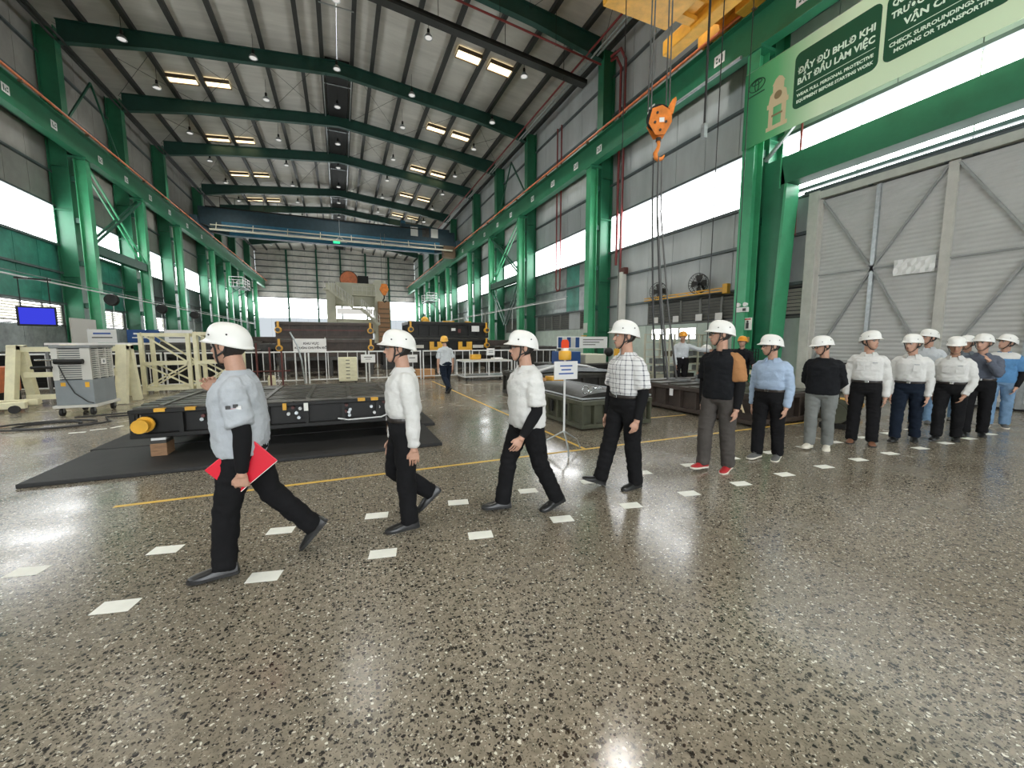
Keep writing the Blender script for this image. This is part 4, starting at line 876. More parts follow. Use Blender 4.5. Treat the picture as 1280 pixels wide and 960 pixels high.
# platforms with white rails on the far columns
for i, (x, y, z) in ((0, (-11.2, 59.8, 8.2)), (2, (12.2, 59.8, 7.4))):
    t = thing('access_platform', 'small white-railed platform high on the far %s columns' % ('left' if i < 2 else 'right'), 'platform', (x, y, z))
    ub('deck', 'galv', t, -.7, .7, -2, 2, -.08, 0)
    for zz in (.4, .75, 1.1): MB().tube([(-.7, -2, zz), (.7, -2, zz), (.7, 2, zz), (-.7, 2, zz)], .035, 6).build('rail', 'white_paint', t)
    for px, py in ((-.7, -2), (.7, -2), (.7, -.7), (.7, .7), (.7, 2), (-.7, 2), (-.7, 0)): MB().tube([(px, py, 0), (px, py, 1.1)], .035, 6).build('post', 'white_paint', t)
    for py in (-1.8, 1.8): MB().bar((-.65 if x < 0 else .65, py, -.9), (.5 if x < 0 else -.5, py, -.08), .08, .08).build('knee_brace', 'green_dark', t)

# ================================================================== RIGHT WALL FITTINGS
def fan(label, y, z, tilt, x=13.95):
    t = thing('wall_fan', label, 'fan', (x, y, z), math.radians(tilt)); r = .42    # faces local -x
    for q in (-.10, .10): MB().tube([(q, r*math.cos(2*PI*k/24)*(1 if q < 0 else .9), r*math.sin(2*PI*k/24)*(1 if q < 0 else .9)) for k in range(24)], .014, 6, True).build('guard_ring', 'black_metal', t)
    me = MB().tube([(-.15, 0, 0), (-.15, 0, .2), (-.10, 0, r), (.02, 0, r*.98), (.10, 0, r*.9), (.14, 0, .1)], .007, 5).mesh('wire'); me.materials.append(MATS['black_metal'])
    for k in range(22): o = link('guard_wire', me, None, t); o.rotation_euler = (2*PI*k/22, 0, 0)
    MB().cyl((-.16, 0, 0), (.26, 0, 0), .08, 12).build('motor', 'black_metal', t)
    for k in range(4):
        a = k*PI/2; ca, sa = math.cos(a), math.sin(a); b = []
        for u, w_ in ((.08, .05), (.2, .12), (.36, .13)):
            for sg in (-1, 1): b.append((sg*.03, ca*u-sa*w_*sg, sa*u+ca*w_*sg))
        MB().add(b+[(p[0]+.006, p[1], p[2]) for p in b], [(0, 1, 3, 2), (2, 3, 5, 4), (6, 8, 9, 7), (8, 10, 11, 9), (0, 2, 8, 6), (2, 4, 10, 8), (1, 7, 9, 3), (3, 9, 11, 5), (0, 6, 7, 1), (4, 5, 11, 10)]).build('blade', 'die_iron', t)
    MB().bar((.2, 0, 0), (.4, 0, -.25), .06, .06).build('bracket', 'black_metal', t)
fan('black wall fan above the louvres, the smaller left one', 15.05, 3.95, 20); fan('black wall fan above the louvres, nearer the green column', 12.75, 4.02, 8)
t = thing('maintenance_gantry', 'yellow edged steel shelf under the two wall fans', 'shelf', (14.02, 11.3, 3.55))
MB().box(-.2, -.14, 0, 4.6, 0, .05).box(-.2, -.14, 0, 4.6, .12, .16).build('edge_rail', 'yellow_paint', t); MB().box(-.2, .28, 0, 4.6, -.02, 0).build('deck', 'girt_steel', t); MB().bevbox(-.3, -.1, -.1, .12, -.1, .28, .02).build('end_stop', 'yellow_paint', t)
for k in range(8): MB().bar((-.17, .1+.57*k, .04), (-.17, .35+.57*k, .13), .03, .03).build('lattice_bar', 'yellow_paint', t)
for i, y in enumerate((15.6, 14.3, 13.0, 12.0)):
    tag(MB().box(14.3, 14.31, y-.17, y+.17, 2.5, 2.78).build('wall_label', 'white_flat'), 'small white label on the louvre band, %s from left' % ORD[i], 'label', 'louvre labels')
for i, (a, b) in enumerate(((13.2, 14.1), (14.2, 14.95), (15.05, 15.9))):
    wn += 1; w = struct('window_%d' % wn, None); ub('pane', 'daylight_pane', w, 14.42, 14.44, a, b, 1.72, 2.2); ub('frame', 'plaster', w, 14.38, 14.44, a-.04, a, 1.68, 2.24); ub('frame', 'plaster', w, 14.38, 14.44, b, b+.04, 1.68, 2.24); ub('frame', 'plaster', w, 14.38, 14.44, a, b, 2.2, 2.24); ub('frame', 'plaster', w, 14.38, 14.44, a, b, 1.68, 1.72)
# shelving rack
t = thing('parts_rack', 'cream open shelving rack against the right wall behind the dark die', 'rack', (10.9, 11.9, 0))
for x in (0, .75, 1.5, 2.25, 3.0):
    for y in (0, .5): ub('upright', 'cream_machine', t, x-.03, x+.03, y-.03, y+.03, 0, 1.9)
for z in (.12, .42, .72, 1.0, 1.28, 1.56, 1.86): ub('shelf', 'cream_machine', t, 0, 3.0, 0, .5, z, z+.03)
for k in range(12):
    rnd = random.Random(k+50); x = .1+.75*(k % 4)+rnd.uniform(0, .15); z = (.15, .45, .75, 1.03)[k // 3 % 4]
    ub('bin', rnd.choice(['die_iron', 'grey_steel', 'cream_machine', 'brown_trim']), t, x, x+.4, .05, .45, z, z+.2)
# blue and white display board
t = thing('display_board', 'blue and white display board standing before the green column', 'display board', (7.9, 14.0, 0))
MB().bevbox(0, 2.4, 0, .04, 1.33, 1.80, .005).build('board', 'white_flat', t)
for k in range(5): ub('blue_panel' if k % 2 == 0 else 'grey_panel', 'blue_paint' if k % 2 == 0 else 'plaster', t, .04+.2*k, .22+.2*k, -.008, 0, 1.36, 1.77)
for k in range(3): ub('print_line', 'text_black', t, 1.2, 2.2-.2*k, -.006, -.001, 1.66-.1*k, 1.69-.1*k)
for x in (.05, 2.3): MB().tube([(x, .07, 0), (x, .07, 1.8)], .025, 6).build('post', 'grey_steel', t); MB().box(x-.03, x+.03, -.25, .4, 0, .03).build('foot', 'grey_steel', t)
# column signs
t = thing('safety_sign', 'cream sign with a black pictogram on the near green column', 'sign', (13.0, 9.72, 2.0))
ub('plate', 'paper', t, -.005, .005, -.16, .16, 0, .42); ub('pictogram', 'text_black', t, -.009, -.0055, -.05, .05, .05, .25); MB().sphere((-.0075, 0, .29), (.002, .04, .04), 8, 6).build('pictogram_head', 'text_black', t); ub('red_heading', 'red_paint', t, -.009, -.0055, -.12, .12, .35, .39)
t = thing('emergency_light', 'white twin-head emergency light on the near green column', 'emergency light', (12.88, 9.85, 2.62))
MB().bevbox(-.06, .06, -.2, .2, 0, .16, .01).build('battery_box', 'white_flat', t); [MB().lathe([(0, -.08), (.075, -.08), (.05, .03), (0, .05)], 12, (0, y, .25), 'x').build('lamp_head', 'white_flat', t) for y in (-.13, .13)]; ub('exit_panel', 'text_black', t, -.068, -.061, -.17, -.05, .03, .12)
t = thing('column_plate', 'small tan plate low on the near green column', 'plate', (13.0, 9.75, 1.58)); ub('plate', 'cardboard', t, -.005, .005, -.13, .13, 0, .18)
t = thing('column_notice', 'pale blue notice with yellow shelf on the second green column', 'notice', (12.85, 19.6, 1.9)); ub('notice_sheet', 'lower_wall', t, -.01, 0, -.25, .15, .2, .75); ub('yellow_bracket', 'yellow_paint', t, -.12, 0, -.2, .2, 0, .05)
t = thing('column_notice', 'white notice on the first left green column', 'notice', (-11.85, 29.2, 1.65)); ub('notice_sheet', 'white_flat', t, 0, .02, -.3, .3, 0, .55); ub('pictogram', 'text_black', t, .02, .024, -.1, .1, .2, .35)
ub_l = tag(MB().box(-12.05, -12.0, 26.4, 28.6, 1.2, 2.75).build('wall_board', 'cooler_grille'), 'grey panel standing before the first left green column', 'panel')
# red pipes and grey posts on the right wall
t = thing('red_riser_pipe', 'dark red riser pipes beside the second green column', 'pipe', (14.2, 18.35, 0))
MB().tube([(0, 0, 5.4), (0, 0, 16.2), (-.3, .0, 16.6), (-.3, .8, 16.7)], .08, 8).build('riser', 'red_pipe', t, True); MB().tube([(0, .35, 5.8), (0, .35, 16.0), (-.3, .35, 16.4), (-.3, .8, 16.5)], .07, 8).build('riser', 'red_pipe', t, True); MB().bevbox(-.15, .1, -.6, -.15, 5.2, 5.55, .03).build('valve', 'maroon', t); MB().tube([(0, 0, 5.4), (0, -.3, 5.4)], .07, 8).build('elbow', 'red_pipe', t)
t = thing('red_riser_pipe', 'thin red sprinkler pipe down the near green column', 'pipe', (14.0, 10.9, 0)); MB().tube([(0, 0, 2.4), (0, 0, 11.0)], .045, 8).build('riser', 'red_pipe', t)
t = thing('red_riser_pipe', 'dark red hose pipe loop between second and third columns', 'pipe', (14.2, 25.2, 0)); MB().tube([(0, -.3, 16), (0, -.3, 5.4), (0, -.25, 5.2), (0, .1, 5.15), (0, .25, 5.4), (0, .25, 16)], .05, 8).build('riser', 'red_pipe', t)
t = thing('red_riser_pipe', 'short red drop pipe above the sliding door corner', 'pipe', (14.1, 9.05, 0)); MB().tube([(0, 0, 9.2), (0, 0, 5.2)], .035, 8).build('drop', 'red_pipe', t); MB().lathe([(0, 0), (.06, .02), (.06, .08), (0, .1)], 10, (0, 0, 5.1)).build('nozzle', 'maroon', t)
t = thing('grey_post', 'grey square post at the right wall below the red risers', 'post', (14.1, 18.0, 0)); MB().bevbox(-.16, .16, -.16, .16, 0, 5.3, .01).build('post', 'plaster', t)
# ducting across the roof
t = thing('cable_tray', 'dark cable tray crossing under the roof above the third columns', 'cable tray', (0, 0, 0))
MB().bar((-1.4, 20.9, 17.55), (13.4, 20.9, 16.1), .45, .12).build('tray', 'purlin_steel', t); MB().bar((-1.4, 20.7, 17.65), (13.4, 20.7, 16.2), .05, .2).build('side_rail', 'black_metal', t)
for x in (1.5, 5.0, 8.5, 12): MB().tube([(x, 20.9, 17.28-.098*x), (x, 20.9, roofz(x)-.05)], .015, 6).build('hanger_rod', 'black_metal', t)
t = thing('sprinkler_pipe', 'red sprinkler main crossing under the roof near the yellow crane', 'pipe'); MB().tube([(3.5, 19.1, 17.05), (13.2, 19.1, 16.1)], .05, 8).build('main', 'red_pipe', t)
for x in (4.5, 7.5, 10.5): MB().tube([(x, 19.1, 16.95-.098*(x-3.5)), (x, 19.1, roofz(x)-.05)], .012, 6).build('hanger_rod', 'black_metal', t)
for i, (x, z, m) in enumerate(((13.2, 16.75, 'galv'), (13.0, 16.75, 'galv'), (12.7, 16.8, 'red_pipe'))):
    t = thing('eave_pipe', '%s pipe along the right eave above the green girder, %s' % ('red' if i == 2 else 'pale', ('outer', 'middle', 'inner')[i]), 'pipe'); MB().tube([(x, -5, z), (x, 60, z)], .055, 8).build('pipe_run', m, t)
    for y in FR[2:8]: ub('bracket', 'black_metal', t, x-.03, x+.03, y+.3, y+.36, z+.05, 17.9)
for i, x in enumerate((-12.6, -12.3)):
    t = thing('eave_pipe', 'dark pipe along the left eave, %s one' % ('outer', 'inner')[i], 'pipe'); MB().tube([(x, 5, 16.7), (x, 80, 16.7)], .06, 8).build('pipe_run', 'purlin_steel', t)
    for y in FR[2:]: ub('bracket', 'black_metal', t, x-.03, x+.03, y+.3, y+.36, 16.75, 17.8)
# ================================================================== BANNER
BW, BH = 7.6, 2.35
bt = thing('safety_banner', 'large green safety banner hung over the sliding door', 'banner', (12.72, 10.1, 7.98), -PI/2)
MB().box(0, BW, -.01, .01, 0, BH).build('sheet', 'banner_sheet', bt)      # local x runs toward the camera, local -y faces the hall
MB().tube([(0, .03, BH), (BW, .03, BH)], .03, 8).build('top_pole', 'galv', bt)
def rr(x0, x1, z0, z1, r=.16):
    p = []
    for cx, cz, a0 in ((x1-r, z0+r, -90), (x1-r, z1-r, 0), (x0+r, z1-r, 90), (x0+r, z0+r, 180)):
        for k in range(6): a = math.radians(a0+18*k); p.append((cx+r*math.cos(a), cz+r*math.sin(a)))
    return p
RX = Matrix.Rotation(PI/2, 4, 'X')
for x0, x1, lines in ((1.62, 3.70, (('ĐẦY ĐỦ BHLĐ KHI', .235, 1.50), ('BẮT ĐẦU LÀM VIỆC', .235, 1.21), ('WEAR FULL PERSONAL PROTECTIVE', .115, .83), ('EQUIPMENT BEFORE STARTING WORK', .115, .66))),
                      (3.80, 5.95, (('QUAN SÁT XUNG QUANH', .2, 1.78), ('TRƯỚC KHI DI CHUYỂN', .2, 1.50), ('VẬN CHUYỂN', .22, 1.21), ('CHECK SURROUNDINGS BEFORE', .13, .83), ('MOVING OR TRANSPORTING', .13, .66)))):
    pn = MB().prism(rr(x0, x1, .47, 2.02), 'y', -.016, -.0105).build('message_panel', 'banner_green', bt)
    for s_, sz, z in lines:
        o = text('lettering', s_, sz, 'banner_text', pn, Matrix.Translation(((x0+x1)/2, -.019, z)) @ RX, bold=.008 if sz > .15 else .004, shear=0.0)
        w_ = o.dimensions.x; mx = (x1-x0)*.9
        if w_ > mx: o.scale = (mx/w_, 1, 1)
    ub('divider', 'banner_text', pn, x0+.08, x1-.08, -.019, -.0165, .985, 1.0)
# emblem: crossed ellipses, drawn as rings
em = MB()
def ering(cx, cz, a, b): em.tube([(cx+a*math.cos(2*PI*k/28), -.016, cz+b*math.sin(2*PI*k/28)) for k in range(28)], .014, 5, True)
ering(.42, 1.85, .27, .18); ering(.42, 1.93, .17, .065); ering(.42, 1.83, .065, .165)
em.build('emblem', 'banner_logo', bt); ub('emblem_line', 'banner_logo', bt, .15, .69, -.016, -.0105, 1.56, 1.60)
g = MB().box(.88, 1.02, -.016, -.011, .28, .95).box(1.28, 1.42, -.016, -.011, .28, .95).box(.82, 1.48, -.018, -.011, .22, .34).box(.82, 1.48, -.018, -.011, .88, 1.02).box(.98, 1.32, -.016, -.011, 1.34, 1.52)
g.prism([(.86, 1.02), (1.44, 1.02), (1.40, 1.25), (1.28, 1.36), (1.02, 1.36), (.90, 1.25)], 'y', -.0155, -.011); g.prism([(.95, 1.52), (1.35, 1.52), (1.25, 1.68), (1.15, 1.74), (1.05, 1.68)], 'y', -.0155, -.011)
g.build('gate_drawing', 'banner_gate', bt)
MB().prism([(1.15+.12*math.cos(2*PI*k/14), 1.19+.12*math.sin(2*PI*k/14)) for k in range(14)], 'y', -.019, -.0165).box(.98, 1.32, -.019, -.0165, .60, .66).build('gate_detail', 'banner_gate_dark', bt)
# ================================================================== RIGHT FLOOR CLUTTER
t = thing('pallet_truck', 'yellow hand pallet truck behind the group of visitors', 'pallet truck', (9.75, 4.75, 0), .3)
MB().bevbox(0, .9, 0, .16, .16, .24, .015).bevbox(0, .9, .36, .52, .16, .24, .015).bevbox(-.25, .1, 0, .52, .16, .42, .03).build('fork_frame', 'yellow_paint', t); MB().tube([(-.2, .26, .3), (-.35, .26, 1.05)], .025, 8).build('handle_shaft', 'black_metal', t); MB().tube([(-.35, .1, 1.05), (-.37, .1, 1.16), (-.37, .42, 1.16), (-.35, .42, 1.05)], .02, 8, True).build('handle_grip', 'black_metal', t)
for x, y, r in ((-.12, .12, .1), (-.12, .4, .1), (.82, .08, .045), (.82, .44, .045)): MB().lathe([(0, -.035), (r, -.035), (r, .035), (0, .035)], 14, (x, y, r+.002), 'y').build('wheel', 'black_rubber', t)
t = thing('gear_motor', 'dark green electric motor on a base at the end of the brown die', 'motor', (8.6, 4.5, 0), .35)
MB().cyl((-.3, 0, .28), (.3, 0, .28), .19, 18).build('casing', 'die_olive', t, True); MB().cyl((.3, 0, .28), (.42, 0, .28), .07, 12).build('shaft_cap', 'crane_blue_light', t, True)
for k in range(7): MB().lathe([(.185, -.008), (.215, -.008), (.215, .008), (.185, .008)], 18, (-.24+.08*k, 0, .28), 'x').build('cooling_fin', 'die_olive', t)
MB().bevbox(-.32, .34, -.2, .2, 0, .1, .01).build('base', 'black_metal', t)
t = thing('wire_crate', 'black wire mesh crate on a cream stand left of the door', 'crate', (11.2, 8.9, 0))
for k in range(7): ub('mesh_bar', 'black_metal', t, 0, 1.3, -.012, .012, .75+.1*k, .765+.1*k)
for k in range(11): ub('mesh_bar', 'black_metal', t, .13*k, .13*k+.014, -.012, .012, .75, 1.36)
ub('back_panel', 'black_metal', t, 0, 1.3, .5, .53, .75, 1.36); ub('floor_panel', 'black_metal', t, 0, 1.3, 0, .5, .72, .75)
for x in (.02, 1.22):
    for y in (0, .46): ub('leg', 'cream_paint', t, x, x+.07, y, y+.07, 0, .72)
ub('rail', 'cream_paint', t, 0, 1.3, -.02, .05, .55, .68)
t = thing('timber_pallet', 'low timber pallet under the worker at the parts rack', 'pallet', (8.9, 8.65, 0))
for k in range(6): ub('deck_board', 'wood', t, 0, 1.0, .16*k, .16*k+.12, .1, .125)
for x in (0, .44, .88): ub('bearer', 'wood', t, x, x+.12, 0, .92, 0, .1)
# ================================================================== PEOPLE
mk('skin', (.52, .30, .21, 1), .5, var=.08, vscale=20)
mk('skin_tan', (.42, .235, .155, 1), .5, var=.08, vscale=20)
mk('lip', (.36, .13, .11, 1), .5); mk('eye_white', (.42, .40, .38, 1), .4); mk('iris', (.02, .014, .01, 1), .2)
mk('hair', (.018, .015, .013, 1), .55, var=.3, vscale=60, bump=.5, bscale=160, stretch=(1, 1, .3))
mk('helmet_white', (.80, .80, .76, 1), .32); mk('helmet_yellow', (.85, .47, .06, 1), .35); mk('helmet_orange', (.82, .35, .03, 1), .35)
mk('strap', (.02, .02, .02, 1), .6); mk('shoe_black', (.015, .015, .015, 1), .3); mk('shoe_sole_dark', (.02, .02, .02, 1), .6)
def cloth(name, col, amt=.10, b=.8, bs=24, rough=.9): return mk(name, col, rough, var=amt, vscale=7, bump=b, bscale=bs, spec=.12)
cloth('shirt_white', (.66, .66, .635, 1), .05); cloth('shirt_grey', (.44, .47, .50, 1), .06); cloth('shirt_lightblue', (.36, .46, .60, 1), .07)
cloth('shirt_black', (.014, .015, .017, 1), .2); cloth('shirt_navy', (.012, .018, .03, 1), .2); cloth('shirt_slate', (.17, .20, .23, 1), .1); cloth('shirt_slate_dark', (.11, .125, .16, 1), .1)
cloth('shirt_blue', (.10, .24, .44, 1), .12); cloth('shirt_pale', (.55, .58, .60, 1), .06); cloth('sleeve_brown', (.40, .20, .085, 1), .1)
cloth('trousers_black', (.012, .012, .013, 1), .2, .4, 16); cloth('trousers_navy', (.012, .018, .03, 1), .2, .4, 16); cloth('trousers_charcoal', (.075, .068, .062, 1), .12, .4, 16)
cloth('trousers_grey', (.19, .20, .19, 1), .12, .4, 16); cloth('trousers_jeans', (.17, .28, .42, 1), .2, .4, 16)
mk('arm_cover', (.012, .012, .013, 1), .85, spec=.12); mk('belt', (.02, .015, .012, 1), .4); mk('shoe_red', (.42, .02, .025, 1), .5); mk('shoe_white', (.74, .70, .60, 1), .5); mk('shoe_grey', (.12, .12, .115, 1), .6); mk('shoe_tan', (.22, .10, .055, 1), .45)
mk('folder_red', (.72, .012, .035, 1), .35)
def check_mat():
    m = cloth('shirt_check', (.72, .72, .70, 1), .04); nt = m.node_tree; N = nt.nodes; L = nt.links; p = N['Principled BSDF']
    tc = N.new('ShaderNodeTexCoord'); s = N.new('ShaderNodeSeparateXYZ'); L.new(tc.outputs['Object'], s.inputs[0])
    def lines(sock, per, wd):
        a = N.new('ShaderNodeMath'); a.operation = 'MULTIPLY'; a.inputs[1].default_value = 1/per; L.new(sock, a.inputs[0])
        f = N.new('ShaderNodeMath'); f.operation = 'FRACT'; L.new(a.outputs[0], f.inputs[0])
        c = N.new('ShaderNodeMath'); c.operation = 'LESS_THAN'; L.new(f.outputs[0], c.inputs[0]); c.inputs[1].default_value = wd; return c.outputs[0]
    at = N.new('ShaderNodeMath'); at.operation = 'ARCTAN2'; L.new(s.outputs['Y'], at.inputs[0]); L.new(s.outputs['X'], at.inputs[1]); ad = N.new('ShaderNodeMath'); ad.operation = 'MULTIPLY'; ad.inputs[1].default_value = .15; L.new(at.outputs[0], ad.inputs[0])
    v = lines(ad.outputs[0], .055, .17); h = lines(s.outputs['Z'], .05, .17); v2 = lines(ad.outputs[0], .0275, .12)
    mx = N.new('ShaderNodeMath'); mx.operation = 'ADD'; L.new(v, mx.inputs[0]); L.new(h, mx.inputs[1])
    m2 = N.new('ShaderNodeMath'); m2.operation = 'MULTIPLY'; L.new(mx.outputs[0], m2.inputs[0]); m2.inputs[1].default_value = .5
    mi = N.new('ShaderNodeMixRGB'); L.new(m2.outputs[0], mi.inputs[0]); mi.inputs[1].default_value = (.70, .70, .69, 1); mi.inputs[2].default_value = (.05, .055, .075, 1); L.new(mi.outputs[0], p.inputs['Base Color'])
check_mat()

def remesh(jobs):
    "jobs: (name, MB, voxel, smooth iterations, decimate ratio) -> meshes"
    obs = []
    for name, mb, vox, sm, dec in jobs:
        me = mb.mesh(name); o = bpy.data.objects.new(name, me); COL.objects.link(o)
        r = o.modifiers.new('r', 'REMESH'); r.mode = 'VOXEL'; r.voxel_size = vox
        if sm: s = o.modifiers.new('s', 'SMOOTH'); s.factor = .5; s.iterations = sm
        if dec < 1: d = o.modifiers.new('d', 'DECIMATE'); d.ratio = dec
        obs.append(o)
    bpy.context.view_layer.update(); dg = bpy.context.evaluated_depsgraph_get(); out = []
    for o in obs: out.append(bpy.data.meshes.new_from_object(o.evaluated_get(dg)))
    for o in obs:
        m = o.data; bpy.data.objects.remove(o); bpy.data.meshes.remove(m)
    return out
def wrinkle(me, amp, fr, seed):
    n = len(me.vertices); co = np.empty(n*3); me.vertices.foreach_get('co', co); co = co.reshape(-1, 3); no = np.empty(n*3); me.vertices.foreach_get('normal', no); no = no.reshape(-1, 3)
    d = np.array([noise.noise((c[0]*fr[0]+seed, c[1]*fr[1], c[2]*fr[2])) for c in co]); d = 1-2*np.abs(d)
    co = co+no*(d*amp)[:, None]; me.vertices.foreach_set('co', co.ravel()); me.update()
def superring(c, a, b, ra, rb, n=20, p=2.3):
    out = []
    for k in range(n):
        t = 2*PI*k/n; ct, st = math.cos(t), math.sin(t)
        x = math.copysign(abs(ct)**(2/p), ct)*ra; y = math.copysign(abs(st)**(2/p), st)*rb
        out.append(c+a*x+b*y)
    return out
HEADP = [(-.004, .064, .012, .012), (.004, .058, .028, .026), (.018, .045, .045, .040), (.038, .028, .066, .052), (.06, .013, .081, .060), (.085, .004, .090, .067), (.115, 0, .095, .072), (.145, -.002, .097, .075), (.175, -.003, .092, .072), (.200, -.004, .077, .060), (.217, -.004, .047, .038), (.224, -.004, .015, .013)]
def headp(z):
    for i in range(len(HEADP)-1):
        a, b = HEADP[i], HEADP[i+1]
        if a[0] <= z <= b[0]:
            t = (z-a[0])/(b[0]-a[0]); return [a[j]+(b[j]-a[j])*t for j in (1, 2, 3)]
    return HEADP[-1][1:]
PEOPLE = []
def person(label, x, y, heading, H, lean=2, hyaw=0, hpitch=0, hroll=0, L=None, R=None, aL=None, aR=None, shirt='shirt_white', sleeve='long', sleeve_mat=None, cover=(), tucked=True, trousers='trousers_black', shoe='shoe_black', sole=None, helmet='helmet_white', g=1.0, belly=0, z=0, glasses=False, collar=True, near=True, skin='skin', watch=None, curl=(14, 14), extras=None, group=None, pnL=None, pnR=None, brown=None, pocket=False):
    S_ = H; root = thing('person', label, 'person', (x, y, z), math.radians(heading), group)
    rad = math.radians; V = Vector
    s = V((math.sin(rad(lean)), 0, math.cos(rad(lean)))); f = V((math.cos(rad(lean)), 0, -math.sin(rad(lean)))); l = V((0, 1, 0))
    legdef = {1: L, -1: R}; legs = {}; low = 1e9
    for sd in (1, -1):
        th, sh, fp = legdef[sd]
        hip = V((0, sd*.052*H, 0)); k = hip+V((th[0], sd*th[1], th[2])).normalized()*.234*H; a = k+V((sh[0], sd*sh[1], sh[2])).normalized()*.226*H
        Rf = Matrix.Rotation(rad(sd*7), 3, 'Z') @ Matrix.Rotation(rad(-fp), 3, 'Y')
        M = Matrix.Translation(a) @ Rf.to_4x4() @ Matrix.Translation((0, 0, -.078)); legs[sd] = [hip, k, a, M]
        for q in ((-.08, 0, 0), (.14, 0, 0), (.205, 0, .01)): low = min(low, (M @ V(q)).z)
    up = V((0, 0, -low)); o = up.copy()
    for sd in legs: legs[sd][:3] = [p+up for p in legs[sd][:3]]; legs[sd][3] = Matrix.Translation(up) @ legs[sd][3]
    T = lambda h, fo=0, la=0: o+s*h*.97*H+f*fo*H+l*la*H
    arms = {}
    for sd, d in ((1, aL), (-1, aR)):
        (ua, fa) = d; sh = T(.249, -.004, sd*.100); vec = lambda q: (f*q[0]+l*sd*q[1]+s*q[2]).normalized()
        e = sh+vec(ua)*.172*H; w = e+vec(fa)*.150*H; arms[sd] = [sh, e, w, vec(fa)]
    # head frame
    hs = H/1.62; hb = T(.343, .014)
    HM = Matrix.Translation(hb) @ Matrix.Rotation(rad(hyaw), 4, 'Z') @ Matrix.Rotation(rad(hpitch), 4, 'Y') @ Matrix.Rotation(rad(hroll), 4, 'X') @ Matrix.Scale(hs, 4)
    hp = lambda *q: HM @ V(q)
    # ---------------- body, one continuous surface
    B = MB(); tor = [(-.055, 0, .035, .06), (-.03, 0, .055, .085), (.02, 0, .064, .094), (.08, 0, .058, .084), (.13, 0, .055, .078), (.19, .004, .060, .085), (.23, .006, .060, .088), (.255, 0, .050, .085), (.275, -.004, .040, .062), (.295, -.006, .034, .044)]
    B.loft([superring(T(h, fo), f, l, rf*H*g, rl*H*g, 20) for h, fo, rf, rl in tor])
    B.tube([T(.27, -.008), T(.30, -.004), hp(-.012, 0, .05), hp(-.012, 0, .09)], [.058*hs, .055*hs, .053*hs, .05*hs], 14)
    hx, hy = HM.to_3x3() @ V((1, 0, 0)), HM.to_3x3() @ V((0, 1, 0))
    B.loft([superring(hp(cx, 0, zz), hx, hy, rx_, ry_, 24, 2.15) for zz, cx, rx_, ry_ in HEADP])
    B.loft([[hp(*q) for q in ((.088, -w_, z_), (.088+d_, -w_*.45, z_), (.088+d_, w_*.45, z_), (.088, w_, z_))] for z_, w_, d_ in ((.062, .010, .004), (.066, .019, .020), (.074, .017, .034), (.085, .012, .027), (.105, .008, .016), (.122, .008, .010))])
    for sd in (1, -1): B.loft([[hp(-.008+a_*math.cos(t), sd*(.068+q), .102+b_*math.sin(t)) for t in [2*PI*k/10 for k in range(10)]] for q, a_, b_ in ((-.01, .014, .024), (.004, .018, .032), (.013, .017, .030), (.017, .011, .022))])
    B.loft([superring(hp(.086, 0, zz), hx, hy, d_, w_, 12) for zz, d_, w_ in ((.030, .008, .016), (.037, .016, .023), (.045, .0165, .024), (.052, .015, .022), (.057, .008, .014))])
    for sd in (1, -1):
        sh, e, w, fd = arms[sd]; c = curl[0 if sd > 0 else 1]
        B.tube([sh, sh.lerp(e, .35), sh.lerp(e, .8), e, e.lerp(w, .3), e.lerp(w, .75), w, w+fd*.03], [.025*H, .027*H, .0255*H, .0255*H, .026*H, .020*H, .0165*H, .017*H], 12)
        pn = pnL if sd > 0 else pnR
        inn = (f*pn[0]+l*sd*pn[1]+s*pn[2]) if pn else -l*sd
        inn = (inn-fd*inn.dot(fd)).normalized(); wd = inn.cross(fd).normalized()*(-sd if True else 1)
        if wd.dot(f) < 0 and not pn: wd = -wd
        B.tube([w, w+fd*.03, w+fd*.065, w+fd*.095], [(.026, .018), (.036, .017), (.041, .016), (.039, .013)], 12, hint=inn)
        # keep the palm's broad side along wd
        for q, (ln, off) in enumerate(((.076, .036), (.088, .0125), (.082, -.0115), (.066, -.034))):
            p = w+fd*.088+wd*off; dcur = fd.copy(); pts = [p-fd*.02, p]
            for j, fr_ in enumerate((.45, .32, .23)):
                dcur = (Matrix.Rotation(rad(c*(1+.2*j)+q*3), 3, fd.cross(inn)) @ dcur).normalized(); p = p+dcur*ln*fr_; pts.append(p)
            B.tube(pts, [.0085, .0082, .008, .0075, .0065], 8)
        p = w+fd*.03+wd*.024; d1 = (fd*.75+wd*.6+inn*.25).normalized(); d2 = (fd*.95+wd*.12+inn*.35).normalized()
        B.tube([p-fd*.012, p, p+d1*.042, p+d1*.042+d2*.032], [.013, .0135, .0115, .009], 8)
        hip, k, a, M = legs[sd]
        B.tube([hip+V((0, 0, .03)), hip, hip.lerp(k, .5), k, k.lerp(a, .35), a, a-V((0, 0, .02))], [.045*H, .047*H, .040*H, .030*H, .031*H, .021*H, .022*H], 12)
        B.tube([M @ V((-.05, 0, .045)), M @ V((0, 0, .05)), M @ V((.08, 0, .04)), M @ V((.17, 0, .025))], [.02, .026, .022, .012], 10)
    # ---------------- shirt
    Sh = MB(); bl = belly
    sr = ([(.03, 0, .060, .086), (.06, 0, .064+bl*.3, .090), (.085, 0, .073+bl*.7, .100), (.11, 0, .075+bl*.9, .102)] if tucked else [(-.02, 0, .074, .106), (.03, 0, .076+bl*.4, .108), (.10, 0, .072+bl, .102)])
    sr += [(.135, .002, .070+bl, .098), (.19, .004, .072+bl*.6, .100), (.228, .004, .073, .102), (.252, -.001, .066, .102), (.270, -.005, .055, .088), (.285, -.007, .046, .066), (.297, -.006, .039, .046)]
